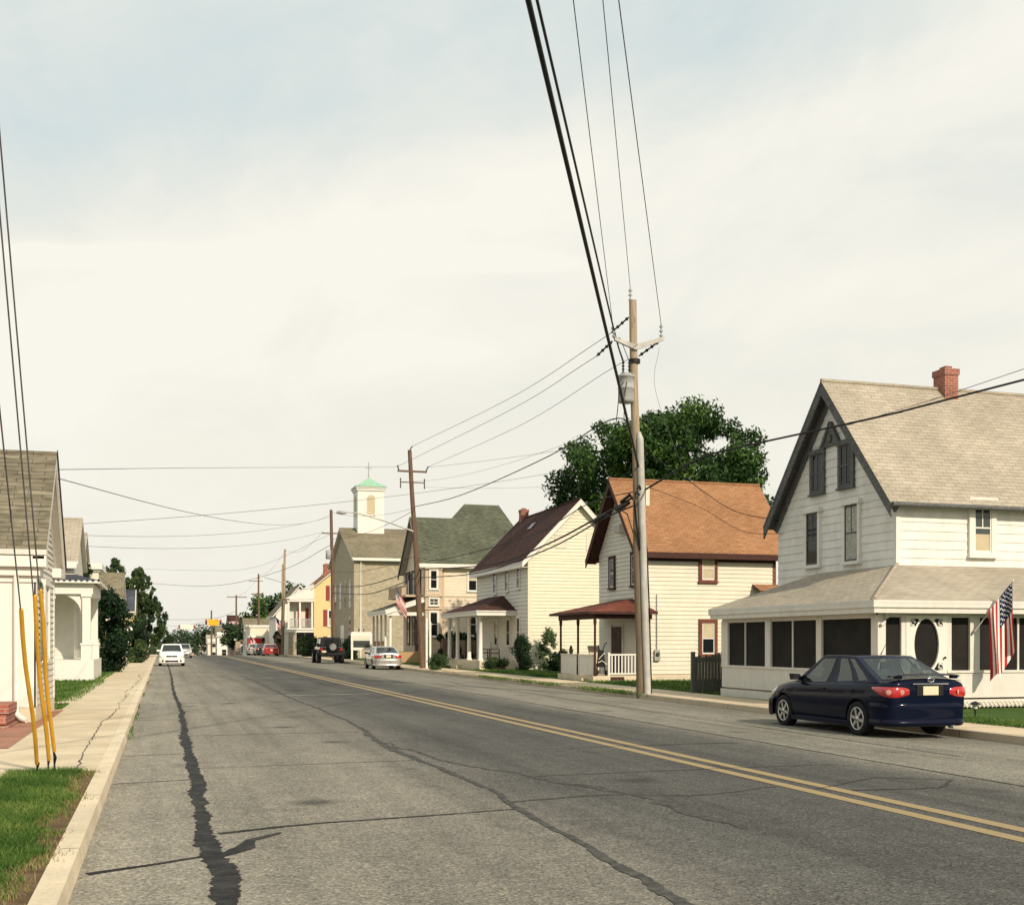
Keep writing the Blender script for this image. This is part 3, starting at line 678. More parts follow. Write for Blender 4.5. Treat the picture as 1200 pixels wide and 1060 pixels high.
for sx in (-1, 1):
    for sy in (-1, 1):
        P = [(ca+sx*.45, cb+sy*.60), (ca+sx*.45, cb+sy*.44)] + [(ca+sx*(ea+.06)*math.cos(q), cb+sy*(eb+.05)*math.sin(q)) for q in np.linspace(.72, 1.05, 6)] + [(ca+sx*.27, cb+sy*.62)]
        MB().poly([Fs(a, b, .0325) for a, b in P]).build('fretwork_screen', M['screen'], dr)
MB().lathe([(.012, 0), (.012, -.03), (.028, -.04), (.028, -.06), (.01, -.068)], Fs(1.80, 1.25, .03), 'y', 10).build('handle', M['black'], dr)
MB().box(16.2, 18.3, 23.55, 31.25, .05, .26).box(18.3, 26, 23.55, 25.8, .05, .26).build('porch_floor', M['porchwood'], h1)
MB().tube([(16.28, 23.3, 2.5), (16.28, 23.3, 2.2), (16.22, 23.33, 2.08), (16.13, 23.33, 2.02)], .042, 8).build('downspout', M['white'], h1)
m = MB()     # picket edging at the foot of the porch wall
for q in (0, 1): m.tube([(16.15+k*.12, 23.22-.012*q, .05+.15*((k+q) % 2)) for k in range(52)], .014, 5, smooth=False)
tag(m.build('lattice', M['vinyl']), 'low cream crossed picket edging along the foot of the screened porch', 'edging')

# ------------------------------------------------------------------ house with the orange-brown roof
h2 = thing('house', 'cream sided house with orange brown shingle roof and dark brown trim', 'house', (22, 46.4, 0))
m = MB(); m.prism(*gable_x(19.01, 25.1, 43.91, 48.89, 0, 5.45, 8.42))
lap(m, FW(19, 43.9), 0, 5, .35, 5.5, .175, .018, (2.5, 8.40)); w2 = m.build('wall', M['vinyl_grey'], h2)
m = MB(); lap(m, FS(19, 43.9), 0, 6.1, .30, 5.48, .175, .015); m.build('wall', M['vinyl'], h2)
MB().box(19, 25.1, 43.86, 43.895, 0, .28).build('foundation', M['curb'], h2)
corner(h2, 25.1, 43.9, 1, -1, .3, 5.4, .13, 'redbrown'); corner(h2, 19, 43.9, -1, -1, .3, 5.4, .09, 'vinyl')
gable_roof_x(h2, 18.45, 25.75, 43.5, 49.3, 46.4, 5.32, 8.66, 'roof_orange', .09, 'brown')
m = MB()
for s in (-1, 1):
    p = (18.46, 46.4, 8.57); q = (18.46, 46.4+s*2.9, 5.23)
    m.prism([p, q, (q[0], q[1], q[2]-.24), (p[0], p[1], p[2]-.26)], (.05, 0, 0))
    m.prism([(18.52, 46.4, 8.5), (18.52, 46.4+s*2.85, 5.2), (18.99, 46.4+s*2.85, 5.2), (18.99, 46.4, 8.5)], (0, 0, -.03))
m.build('bargeboard', M['brown'], h2)
m = MB().box(18.5, 25.7, 43.46, 43.52, 5.08, 5.30).box(18.5, 25.7, 43.52, 43.89, 5.08, 5.12).box(19, 25.1, 43.85, 43.884, 4.98, 5.08)
m.build('fascia', M['brown'], h2)
F = FW(19, 43.9); Fs = FS(19, 43.9)
window(h2, F, 3.10, 3.58, 4.02, 5.25, 'brown', 'whiteclean', 'glass', .12, 0)
window(h2, F, .52, 1.10, 4.02, 5.28, 'brown', 'whiteclean', 'glass', .12, 0)
w = window(h2, F, 1.76, 2.24, 6.32, 7.35, 'whiteclean', 'whiteclean', 'glass', .06, 0, .5, 0, (.5, 1))
ac = thing('air_conditioner', 'small window air conditioner in the gable window of the orange roofed house', 'air conditioner', F(2.05, 6.25, .1))
m = MB().fb(F, 1.72, 2.28, 6.28, 6.66, .07, .40); m.build('case', M['white'], ac, bevel=.01)
m = MB()
for k in range(8): m.fb(F, 1.76, 2.24, 6.30+k*.043, 6.32+k*.043, .401, .412)
m.build('grille', M['grey'], ac)
for b0, b1, bl in ((4.22, 5.2, (0, .98)), (1.12, 2.42, (.5, 1))):
    window(h2, Fs, 2.63, 3.20, b0, b1, 'redbrown', 'whiteclean', 'glass', .14, 0, .5, 0, bl)
m = MB(); m.slab([(24.0, 43.2, 3.78), (25.6, 43.2, 3.78), (25.6, 43.88, 4.08), (24.0, 43.88, 4.08)], .1, 0, 1); m.build('door_hood', [M['roof_orange'], M['brown']], h2)
mt = thing('electric_meter', 'grey electric meter box on the cream side wall beside the pole', 'meter', Fs(.6, .9, 0))
MB().fb(Fs, .45, .70, .85, 1.30, .02, .14).build('box', M['grey'], mt, bevel=.015); MB().lathe([(.085, 0), (.085, -.05), (.06, -.08)], Fs(.575, 1.12, .14), 'y', 14).build('dial', M['glassy'], mt)
MB().tube([Fs(.575, 1.3, .07), Fs(.575, 3.6, .05)], .02, 6).build('conduit', M['grey'], mt)
# its porch
MB().box(16.72, 19, 43.72, 48.1, 0, .25).box(16.45, 16.72, 44.4, 45.3, 0, .14).build('porch_base', M['curb'], h2)
MB().fb(FS(16.72, 43.72), .75, 1.35, .06, .2, 0, .012).build('vent', M['brown'], h2)
m = MB(); e = 2.86; k = 3.46
m.slab([(16.4, 43.45, e), (16.4, 48.35, e), (19, 46.9, k), (19, 45.0, k)], .1, 0, 1)
m.slab([(19.45, 43.45, e), (16.4, 43.45, e), (19, 45.0, k)], .1, 0, 1); m.slab([(16.4, 48.35, e), (19.0, 48.35, e), (19, 46.9, k)], .1, 0, 1)
m.build('porch_roof', [M['roof_red'], M['brown']], h2)
m = MB().box(16.75, 16.87, 43.7, 48.1, 2.56, 2.76).box(16.87, 19.3, 43.7, 43.82, 2.56, 2.76); m.build('porch_beam', M['brown'], h2)
for y in (43.76, 45.75, 47.95):
    MB().tube([(16.81, y, .25), (16.81, y, .6), (16.81, y, .7), (16.81, y, 2.3), (16.81, y, 2.4), (16.81, y, 2.58)], [.07, .07, .05, .05, .07, .07], 8).build('porch_post', M['brown'], h2)
MB().box(18.80, 18.9, 43.72, 43.82, .25, 2.58).build('porch_post', M['brown'], h2)
Fp = FW(16.8, 43.7)
for a0, a1 in ((.16, 1.96), (2.16, 4.15)):
    m = MB().fb(Fp, a0, a1, .30, 1.06, -.03, .0).fb(Fp, a0-.02, a1+.02, 1.06, 1.12, -.06, .03).fb(Fp, a0, a1, .27, .36, -.04, .02).fb(Fp, a0, a0+.09, .36, 1.06, 0, .02).fb(Fp, a1-.09, a1, .36, 1.06, 0, .02)
    m.build('porch_panel', M['white'], h2)
Fr = FS(16.8, 43.8); m = MB().fb(Fr, .62, 2.05, 1.07, 1.14, -.03, .04).fb(Fr, .62, 2.05, .30, .36, -.02, .03).fb(Fr, 1.98, 2.08, .25, 1.2, -.04, .05).fb(Fr, .58, .66, .25, 1.2, -.04, .05)
for i in range(9): m.fb(Fr, .74+i*.145, .79+i*.145, .36, 1.07, -.015, .02)
m.build('railing', M['whiteclean'], h2)
d = MB().fb(F, 2.15, 3.35, .27, 2.28, .02, .07).build('door', M['brown'], h2)
for a in (2.42, 2.92): MB().fb(F, a, a+.2, 1.3, 2.05, .07, .078).build('pane', M['glassy'], d)
MB().fb(F, 2.05, 2.14, .27, 2.38, .01, .09).fb(F, 3.36, 3.46, .27, 2.38, .01, .09).build('door_frame', M['white'], h2)
st = thing('stroller', 'dark folded pushchair with white fittings on the red roofed porch', 'pushchair', (17.05, 43.85, .25))
m = MB(); 
m.tube([(16.92, 43.95, .35), (17.1, 43.9, 1.0), (17.28, 43.85, 1.55), (17.36, 43.8, 1.62)], .022, 6).tube([(17.36, 43.95, .35), (17.15, 43.9, 1.0), (16.98, 43.85, 1.5)], .022, 6); m.build('frame', M['black'], st)
m = MB().prism([(16.95, 43.84, .6), (17.3, 43.84, .6), (17.22, 43.84, 1.3), (17.02, 43.84, 1.3)], (0, .12, 0)); m.build('seat', M['plastic'], st, bevel=.03)
m = MB().tube([(16.95, 43.8, .78), (17.12, 43.78, .86), (17.3, 43.8, .74)], .02, 6).tube([(16.98, 43.8, .92), (17.26, 43.8, 1.2)], .016, 6); m.build('harness', M['white'], st)
for x in (16.94, 17.34): MB().lathe([(.04, -.02), (.1, -.025), (.11, 0), (.1, .025), (.04, .02)], (x, 43.9, .36), 'x', 14).build('wheel', M['rubber'], st)
fp = thing('flower_pot', 'small dark pot standing on the white porch panel', 'flower pot', (16.8, 46.6, 1.12))
MB().lathe([(.07, 0), (.1, .16), (.11, .2), (.09, .2)], (16.8, 46.6, 1.12), 'z', 12).build('pot', M['oldfence'], fp)
MB().tube([(16.8, 46.6, 1.3), (16.81, 46.61, 1.5)], .012, 5).lathe([(.03, 0), (.07, .05), (.05, .12), (.01, .15)], (16.8, 46.6, 1.32), 'z', 8).build('plant', M['leaf_dark'], fp)
ch = thing('garden_chair', 'pale reclining garden chair behind the white panels of the brown porch', 'chair', (17.6, 45.2, .25))
MB().prism([(17.3, 44.75, .68), (17.3, 45.4, .62), (17.3, 45.95, 1.42), (17.3, 45.9, 1.46), (17.3, 45.38, .7), (17.3, 44.75, .74)], (.5, 0, 0)).build('seat', M['blind'], ch)
for x in (17.33, 17.77):
    for y in (44.8, 45.45): MB().tube([(x, y, .25), (x, y+.05, .66)], .018, 6).build('leg', M['grey'], ch)
# picket fence between the two houses
fe = thing('fence', 'dark weathered board fence between the screened porch and the cream house', 'fence', (16.5, 32.7, .02))
for i in range(12):
    x = 15.90+i*.108; dz = [0, .04, -.02, .05, .02, .06, .08, .12, .15, .17, .18, .2][i]
    y = 32.7-i*.004
    MB().prism([(x, y, .02), (x+.098, y, .02), (x+.098, y, 1.10+dz), (x+.08, y, 1.17+dz), (x+.018, y, 1.17+dz), (x, y, 1.10+dz)], (0, .02, 0)).build('board', M['oldfence'], fe)
for z in (.35, 1.0): MB().prism([(15.88, 32.73, z), (17.2, 32.73, z), (17.2, 32.73, z+.1), (15.88, 32.73, z+.1)], (0, .04, 0)).build('rail', M['oldfence'], fe)
for (x, y) in ((15.83, 32.66), (17.25, 32.66)): MB().box(x-.055, x+.055, y, y+.11, 0, 1.32).build('post', M['oldfence'], fe)
"""far panel runs on behind"""

# ------------------------------------------------------------------ pale yellow house with the maroon roof
h3 = thing('house', 'pale yellow gabled house with dark maroon roof and white columned porch', 'house', (22.5, 66, 0))
m = MB(); m.prism(*gable_y(19.51, 25.5, 61.11, 72, 0, 6.25, 9.40))
lap(m, FS(19.5, 61.1), 0, 6.0, .3, 6.3, .19, .016, (3.0, 9.36)); m.build('wall', M['yellowwhite'], h3)
m = MB(); lap(m, FW(19.5, 61.1), 0, 10.9, .4, 6.2, .22, .022); m.build('wall', M['vinyl_grey'], h3)
corner(h3, 19.5, 61.1, -1, -1, .3, 6.2, .11, 'yellowwhite')
gable_roof_y(h3, 60.75, 72.4, 19.05, 25.95, 22.5, 6.08, 9.66, 'roof_maroon', .09, 'white')
m = MB()
for s in (-1, 1):
    p = (22.5, 60.76, 9.57); q = (22.5+s*3.45, 60.76, 5.99)
    m.prism([p, q, (q[0], q[1], q[2]-.24), (p[0], p[1], p[2]-.26)], (0, .05, 0))
    m.prism([(22.5, 60.82, 9.42), (22.5+s*3.4, 60.82, 5.9), (22.5+s*3.4, 61.09, 5.9), (22.5, 61.09, 9.42)], (0, 0, -.03))
m.box(19.06, 19.12, 60.78, 72.3, 5.76, 5.98).box(19.12, 19.5, 60.82, 72, 5.77, 5.80); m.build('bargeboard', M['whiteclean'], h3)
chimney(h3, 22.25, 22.75, 71.2, 71.7, 9.3, 10.25)
MB().slab([(21.3, 66.2, 8.50), (21.3, 67.0, 8.50), (21.62, 67.0, 8.86), (21.62, 66.2, 8.86)], .02).build('skylight', M['grey'], h3)
Fs = FS(19.5, 61.1); F = FW(19.5, 61.1)
for a0, a1, b0, b1 in ((1.62, 2.22, 6.95, 7.55), (3.5, 3.95, 6.85, 7.7)):
    m = MB().fb(Fs, a0, a1, b0, b1, .0, .035).fb(Fs, a0-.06, a0, b0-.06, b1+.06, 0, .05).fb(Fs, a1, a1+.06, b0-.06, b1+.06, 0, .05).fb(Fs, a0, a1, b1, b1+.06, 0, .05).fb(Fs, a0, a1, b0-.06, b0, 0, .05)
    m.build('gable_vent', M['vinyl'], h3)
for a0, a1, b0, b1 in ((1.45, 1.98, 4.68, 5.95), (3.75, 4.35, 4.62, 5.9), (6.25, 6.9, 4.58, 5.85), (1.45, 1.98, 1.4, 3.0), (3.35, 4.05, 1.4, 2.95), (6.0, 6.6, 1.4, 2.95)):
    window(h3, F, a0, a1, b0, b1, 'whiteclean', 'vinyl', 'glass', .09, 0)
MB().box(17.35, 19.5, 63.5, 71.6, 0, .55).box(17.0, 17.35, 67.5, 69, 0, .3).build('porch_base', M['curb'], h3)
m = MB(); e = 3.42; k = 4.42
m.slab([(17.05, 63.15, e), (17.05, 72.0, e), (19.52, 69.2, k), (19.52, 66, k)], .08, 0, 1)
m.slab([(19.9, 63.15, e), (17.05, 63.15, e), (19.52, 66, k)], .08, 0, 1); m.slab([(17.05, 72, e), (19.52, 72.0, e), (19.52, 69.2, k)], .08, 0, 1)
m.build('porch_roof', [M['roof_maroon'], M['white']], h3)
MB().box(17.1, 17.14, 63.2, 71.95, 3.14, 3.34).box(17.14, 19.85, 63.2, 63.24, 3.14, 3.34).box(17.14, 19.5, 63.24, 71.9, 3.2, 3.23).build('porch_fascia', M['whiteclean'], h3)
for y in (63.85, 66.4, 69.2, 71.3):
    MB().lathe([(.16, 0), (.16, .12), (.12, .14), (.115, 1.2), (.10, 2.42), (.14, 2.45), (.14, 2.58)], (17.5, y, .55), 'z', 12).build('porch_column', M['whiteclean'], h3)
def porch_chair(x, y, z, rz, label, mat='brown', name='porch_chair'):
    t = thing(name, label, 'chair', (x, y, z), rz, None)
    MB().box(-.28, .28, -.26, .26, .40, .45).build('seat', M[mat], t, local=True)
    m = MB().box(-.28, .28, .22, .26, 1.0, 1.08)
    for i in range(5): m.box(-.26+i*.11, -.20+i*.11, .225, .255, .45, 1.0)
    m.build('backrest', M[mat], t, local=True)
    for sx in (-1, 1):
        MB().box(sx*.30-.03, sx*.30+.03, -.28, .26, .62, .66).build('armrest', M[mat], t, local=True)
        for yy in (-.24, .24): MB().box(sx*.28-.025, sx*.28+.025, yy-.025, yy+.025, 0, .62).build('leg', M[mat], t, local=True)
    return t
porch_chair(18.7, 65.0, .55, 1.3, 'dark slatted porch chair on the white columned porch')
porch_chair(18.8, 67.6, .55, 1.5, 'dark slatted porch chair deeper in the white columned porch, behind the columns')

# ------------------------------------------------------------------ peach house with the green hip roof
h4 = thing('house', 'peach painted house with tall green grey hipped roof and dark street porch', 'house', (22, 86, 0))
X, Y = 18.4, 82.8
m = MB().box(X+.01, 27, Y+.01, 90.3, 0, 7.3); m.prism([(X+.01, Y+.1, 7.3), (X+.01, 89.2, 7.3), (X+.01, 85.9, 10.6)], (4, 0, 0))
lap(m, FS(X, Y), 0, 8.6, .5, 4.98, .22, .014); lap(m, FW(X, Y), 0, 7.5, .5, 7.2, .22, .014); m.build('wall', M['peach'], h4)
m = MB(); lap(m, FS(X, Y), 0, 8.6, 5.0, 7.2, .22, .014); m.build('upper_wall', M['peachlight'], h4)
m = MB().fb(FS(X, Y), 1.3, 8.6, 4.95, 5.05, .0, .04).fb(FS(X, Y), 1.35, 1.5, .5, 7.1, 0, .03); m.build('band_trim', M['peachtrim'], h4)
m = MB()
for f in ([(17.9, 82.35, 7.36), (27.4, 82.35, 7.36), (25.3, 86.9, 12.35), (22.5, 86.9, 12.35), (21.2, 85.75, 11.09), (17.9, 85.75, 11.09)],
          [(17.9, 85.75, 11.09), (21.2, 85.75, 11.09), (21.2, 90.6, 7.0), (17.9, 90.2, 7.0)], [(22.5, 86.9, 12.35), (21.2, 88.5, 9.3), (21.2, 85.75, 11.09)],
          [(22.5, 86.9, 12.35), (25.3, 86.9, 12.35), (27.4, 91, 7.3), (21.2, 91, 7.3), (21.2, 88.5, 9.3)], [(27.4, 82.35, 7.36), (27.4, 91, 7.3), (25.3, 86.9, 12.35)]):
    m.slab(f, .12, 0, 1)
m.build('roof', [M['roof_green'], M['white']], h4)
m = MB().box(17.95, 27.3, 82.3, 82.38, 7.08, 7.26).box(17.95, 27.3, 82.38, 82.78, 7.06, 7.09); m.build('fascia', M['whiteclean'], h4)
m = MB(); p = (17.9, 85.75, 10.95); q = (17.9, 90.2, 6.9); r_ = (17.9, 82.35, 7.22)
m.prism([p, q, (q[0], q[1], q[2]-.35), (p[0], p[1], p[2]-.38)], (.06, 0, 0)).prism([p, r_, (r_[0], r_[1], r_[2]-.3), (p[0], p[1], p[2]-.38)], (.06, 0, 0)); m.build('bargeboard', M['brown'], h4)
Fs, F = FS(X, Y), FW(X, Y)
bay = MB().fb(Fs, .0, 1.25, .4, 7.0, 0, .45).fb(Fs, -.05, 1.30, 4.95, 5.12, .0, .55).fb(Fs, -.05, 1.30, 4.0, 4.1, 0, .55).fb(Fs, -.04, 1.29, 6.9, 7.05, 0, .52).build('bay', M['peachtrim'], h4)
Fb = FS(X, Y-.45)
window(h4, Fb, .36, .86, 5.52, 6.86, 'whiteclean', 'whiteclean', 'glass', .1); window(h4, Fb, .30, .95, 4.30, 4.80, 'whiteclean', 'whiteclean', 'glassy', .08, 0, .5, 2)
window(h4, Fb, .33, .90, 2.05, 3.80, 'whiteclean', 'whiteclean', 'glass', .1)
m = MB(); m.fb(Fb, .1, 1.15, 5.36, 5.42, 0, .06)
for i in range(7): m.fb(Fb, .14+i*.15, .20+i*.15, 5.13, 5.36, .01, .04)
m.build('balustrade', M['whiteclean'], h4)
window(h4, Fs, 3.35, 3.98, 5.42, 6.98, 'whiteclean', 'whiteclean', 'glass', .1, 0, .5, 0, (.5, 1)); window(h4, Fs, 3.35, 3.95, 2.1, 3.75, 'whiteclean', 'whiteclean', 'glass', .1)
for a in (1.0, 3.0, 5.0): window(h4, F, a, a+.8, 5.2, 6.9, 'brown', 'white', 'glass', .1); window(h4, F, a, a+.8, 1.5, 3.5, 'brown', 'white', 'glass', .1)
m = MB().fb(F, .4, 7.3, 4.95, 5.1, 0, 1.3).fb(F, .4, 7.3, 5.75, 5.82, 1.22, 1.28)
for i in range(24): m.fb(F, .45+i*.29, .50+i*.29, 5.1, 5.75, 1.23, 1.27)
m.build('balcony', M['peachtrim'], h4)
MB().fb(F, .9, 6.6, 5.1, 6.95, .0, .05).build('recess_shade_panel', M['brown'], h4)  # flat dark panel on the wall, shade of the upper porch put into its colour
MB().box(15.8, X, 82.9, 90, 0, .9).box(15.0, 15.8, 82.9, 84.4, 0, .5).box(15.4, 15.8, 82.9, 84.4, .5, .7).build('porch_base', M['porchwood'], h4)
m = MB().slab([(15.45, 82.5, 3.95), (15.45, 90.4, 3.95), (X, 90.4, 4.95), (X, 82.5, 4.95)], .1, 0, 1); m.build('porch_roof', [M['roof_green'], M['whiteclean']], h4)
m = MB().prism([(15.5, 82.52, 3.85), (X, 82.52, 4.83), (X, 82.52, 4.55), (15.5, 82.52, 3.62)], (0, .06, 0)).box(15.5, 15.56, 82.6, 90.3, 3.62, 3.84).box(15.6, X, 82.62, 82.7, 3.55, 3.8); m.build('porch_fascia', M['whiteclean'], h4)
for y in (82.95, 84.9, 86.6, 88.3, 89.9): MB().box(15.85, 16.0, y-.07, y+.07, .9, 3.65).build('porch_post', M['whiteclean'], h4)
m = MB().box(15.88, 15.96, 84.9, 89.9, 1.62, 1.70)
for i in range(26): m.box(15.9, 15.94, 84.95+i*.19, 85.05+i*.19, .95, 1.62)
m.build('railing', M['porchwood'], h4)
MB().fb(F, 1.9, 2.9, .95, 3.3, .02, .08).build('door', M['brown'], h4)

# ------------------------------------------------------------------ stone church with the white cupola
ch = thing('church', 'tan stone church with grey brown roof and white cupola topped in green copper', 'church', (22, 123, 0))
X, Y = 18.5, 115.1; Y1 = 131.5; YR = 123.3
m = MB(); m.prism(*gable_x(X, 40, Y, Y1, -.2, 10.1, 13.5))
m.box(X-.12, X, Y-.12, Y+1.0, -.2, 10).box(X-.12, X, Y1-1.0, Y1+.1, -.2, 10).box(X, X+.9, Y-.12, Y, -.2, 10)
m.build('wall', M['stone'], ch)
gable_roof_x(ch, X-.4, 40.3, Y-.5, Y1+.5, YR, 10.05, 13.8, 'roof_church', .15, 'white')
m = MB().box(X-.3, 40, Y-.62, Y-.48, 9.78, 10.0).box(X-.3, 40, Y-.48, Y, 9.74, 9.78); m.build('gutter', M['whiteclean'], ch)
for x in (X+.55, 24.2, 30): MB().tube([(x, Y-.5, 9.8), (x, Y-.12, 9.4), (x, Y-.12, 0)], .085, 6).build('downspout', M['whiteclean'], ch)
F = FW(X, Y)
def arched(par, F, a0, a1, b0, b1, mat='glass', trim='stone'):
    n = 8; c = (a0+a1)/2; r_ = (a1-a0)/2
    P = [(a0, b0), (a1, b0)] + [(c+r_*math.cos(math.pi*k/n), b1-r_+r_*math.sin(math.pi*k/n)) for k in range(n+1)]
    w = MB().prism([F(c+(a-c)*1.22, b+(.1 if b > b0 else -.12), .0) for a, b in P], Vector(F(0, 0, .06))-Vector(F(0, 0, 0))).build('window', M[trim], par)
    MB().prism([F(a, b, .02) for a, b in P], Vector(F(0, 0, .075))-Vector(F(0, 0, .02))).build('pane', M[mat], w); return w
for a in (2.3, 5.6, 8.9, 12.6): arched(ch, F, a, a+1.1, 5.2, 8.0, 'glass', 'curb')
for a in (2.3, 12.6): arched(ch, F, a, a+1.1, 1.2, 4.2, 'glass', 'curb')
d = MB().fb(F, 6.6, 9.0, 0, 3.4, .02, .12).build('door', M['whiteclean'], ch)
cx, cy, s = 21.3, YR, 1.42
m = MB().box(cx-s, cx+s, cy-s, cy+s, 12.6, 18.0).box(cx-s-.12, cx+s+.12, cy-s-.12, cy+s+.12, 17.75, 18.0).box(cx-s-.22, cx+s+.22, cy-s-.22, cy+s+.22, 18.0, 18.16); cu = m.build('cupola', M['whiteclean'], ch)
k = s+.30; m = MB()
for i in range(4):
    a = [(cx-k, cy-k), (cx+k, cy-k), (cx+k, cy+k), (cx-k, cy+k)]; p, q = a[i], a[(i+1) % 4]
    pm = [(p[0]*.45+cx*.55, p[1]*.45+cy*.55, 18.75), (q[0]*.45+cx*.55, q[1]*.45+cy*.55, 18.75)]
    m.add([(*p, 18.16), (*q, 18.16), pm[1], pm[0]], [(0,1,2,3)]).add([pm[0], pm[1], (cx, cy, 19.35)], [(0,1,2)])
m.build('cupola_roof', M['copper'], cu)
arched(ch, FS(cx-.5, cy-s), .08, .92, 15.2, 17.3, 'blind', 'whiteclean'); arched(ch, FW(cx-s, cy-.5), .08, .92, 15.2, 17.3, 'blind', 'whiteclean')
m = MB().tube([(cx, cy, 19.25), (cx, cy, 21.0)], .045, 6).tube([(cx-.33, cy, 20.35), (cx+.33, cy, 20.35)], .035, 6).lathe([(.02, -.1), (.11, 0), (.02, .1)], (cx, cy, 19.55), 'z', 10); m.build('finial_cross', M['grey'], cu)
sg = thing('sign_board', 'white framed notice board with two small lamps on top beside the church', 'sign', (17.4, 103, 0))
MB().box(16.2, 18.1, 103, 103.15, .9, 2.35).prism([(16.15, 103, 2.35), (18.15, 103, 2.35), (18.0, 103, 2.55), (16.3, 103, 2.55)], (0, .15, 0)).build('frame', M['whiteclean'], sg)
MB().box(16.4, 17.9, 102.97, 103.0, 1.15, 1.75).build('panel', M['glassy'], sg); MB().box(16.4, 17.9, 102.97, 103.0, 1.85, 2.2).build('header', M['vinyl'], sg)
for x in (16.3, 18.0): MB().box(x-.08, x+.08, 103.02, 103.14, 0, .9).build('post', M['whiteclean'], sg)
for x in (16.9, 17.35): MB().tube([(x, 103.05, 2.5), (x, 102.9, 2.8), (x, 102.75, 2.75)], .04, 6).build('lamp', M['black'], sg)
# ------------------------------------------------------------------ left side of the street
def cdot(): pass
h5 = thing('house', 'small white gable end house with weathered shingle roof beside the yellow guy wire guards', 'house', (-6, 25.2, 0))
X, Y0, Y1 = -2.3, 23.3, 27.2; YR = 25.25
m = MB(); m.prism(*gable_x(X-12, X-.01, Y0+.01, Y1-.01, .1, 3.35, 5.28))
lap(m, FE(X, Y0), 0, 3.9, .42, 3.4, .125, .016, (1.95, 5.3)); m.build('wall', M['white'], h5)
m = MB(); lap(m, FS(X-12, Y0), 0, 12, .42, 3.3, .20, .019); m.build('wall', M['white'], h5)
MB().box(X-12, X+.03, Y0-.03, Y0+.2, 0, .40).box(X-.2, X+.03, Y0+.2, Y1, 0, .40).build('foundation', M['curb'], h5)
m = MB().box(X-.62, X+.035, Y0-.045, Y0-.004, .40, 3.05).box(X+.004, X+.045, Y0-.045, Y0+.14, .40, 3.05); m.build('corner_board', M['whiteclean'], h5); MB().box(X+.004, X+.04, Y1-.14, Y1, .4, 3.2).build('corner_board', M['whiteclean'], h5)
rf = MB(); ov = .24
rf.slab([(X-12, Y0-.28, 3.34), (X+ov, Y0-.28, 3.34), (X+ov, YR, 5.46), (X-12, YR, 5.46)], .10, 0, 1).slab([(X-12, YR, 5.46), (X+ov, YR, 5.46), (X+ov, Y1+.28, 3.34), (X-12, Y1+.28, 3.34)], .10, 0, 1)
rf.tube([(X-12, YR, 5.46), (X+ov, YR, 5.46)], .05, 6); rf.build('roof', [M['roof_left'], M['white']], h5)
m = MB()     # cornice, its return on the gable and the rake boards
m.box(X-12, X+.2, Y0-.26, Y0-.02, 3.02, 3.22).box(X-12, X+.12, Y0-.16, Y0-.02, 2.86, 3.02).box(X-12, X+.05, Y0-.08, Y0-.02, 2.74, 2.86)
m.box(X+.0, X+.2, Y0-.02, Y0+.5, 3.02, 3.22).box(X, X+.12, Y0-.02, Y0+.44, 2.86, 3.02).box(X, X+.2, Y1-.4, Y1+.24, 3.02, 3.22)
for s, ye in ((-1, Y0-.26), (1, Y1+.26)):
    m.prism([(X+.2, YR, 5.42), (X+.2, ye, 3.25), (X+.2, ye+.02*s, 3.02), (X+.2, YR, 5.18)], (.035, 0, 0)); m.prism([(X+.0, YR, 5.40), (X+.0, ye, 3.22), (X+.0, ye, 3.17), (X+.0, YR, 5.35)], (.2, 0, 0))
m.build('cornice', M['whiteclean'], h5)
MB().prism([(X+ov+.003, YR, 5.54), (X+ov+.003, Y1+.30, 3.35), (X+ov+.003, Y1+.30, 3.20), (X+ov+.003, YR, 5.42)], (.02, 0, 0)).build('drip_edge', M['black'], h5)
MB().tube([(-2.60, Y0-.10, 3.0), (-2.60, Y0-.10, .42), (-2.58, Y0-.14, .28), (-2.48, Y0-.22, .19), (-2.40, Y0-.26, .17)], .055, 10).build('downspout', M['whiteclean'], h5)
F = FE(X, Y0)
w = window(h5, F, 1.30, 2.15, 1.3, 2.75, 'whiteclean', 'whiteclean', 'glass', .1)
for a in (.86, 2.26):
    m = MB().fb(F, a, a+.33, 1.28, 2.78, .02, .05)
    for k in range(15): m.fb(F, a+.04, a+.29, 1.33+k*.095, 1.39+k*.095, .05, .062)
    m.build('shutter', M['shutter_green'], h5)
m = MB()
for i, (zz, dx) in enumerate(((.16, 0), (.34, -.05), (.52, -.02))): m.box(-6, -2.56+dx, 21.7+.12*i, 23.22, zz-.18+.02, zz)
tag(m.build('brick_steps', M['brick']), 'low red brick steps against the front of the small white house', 'steps')

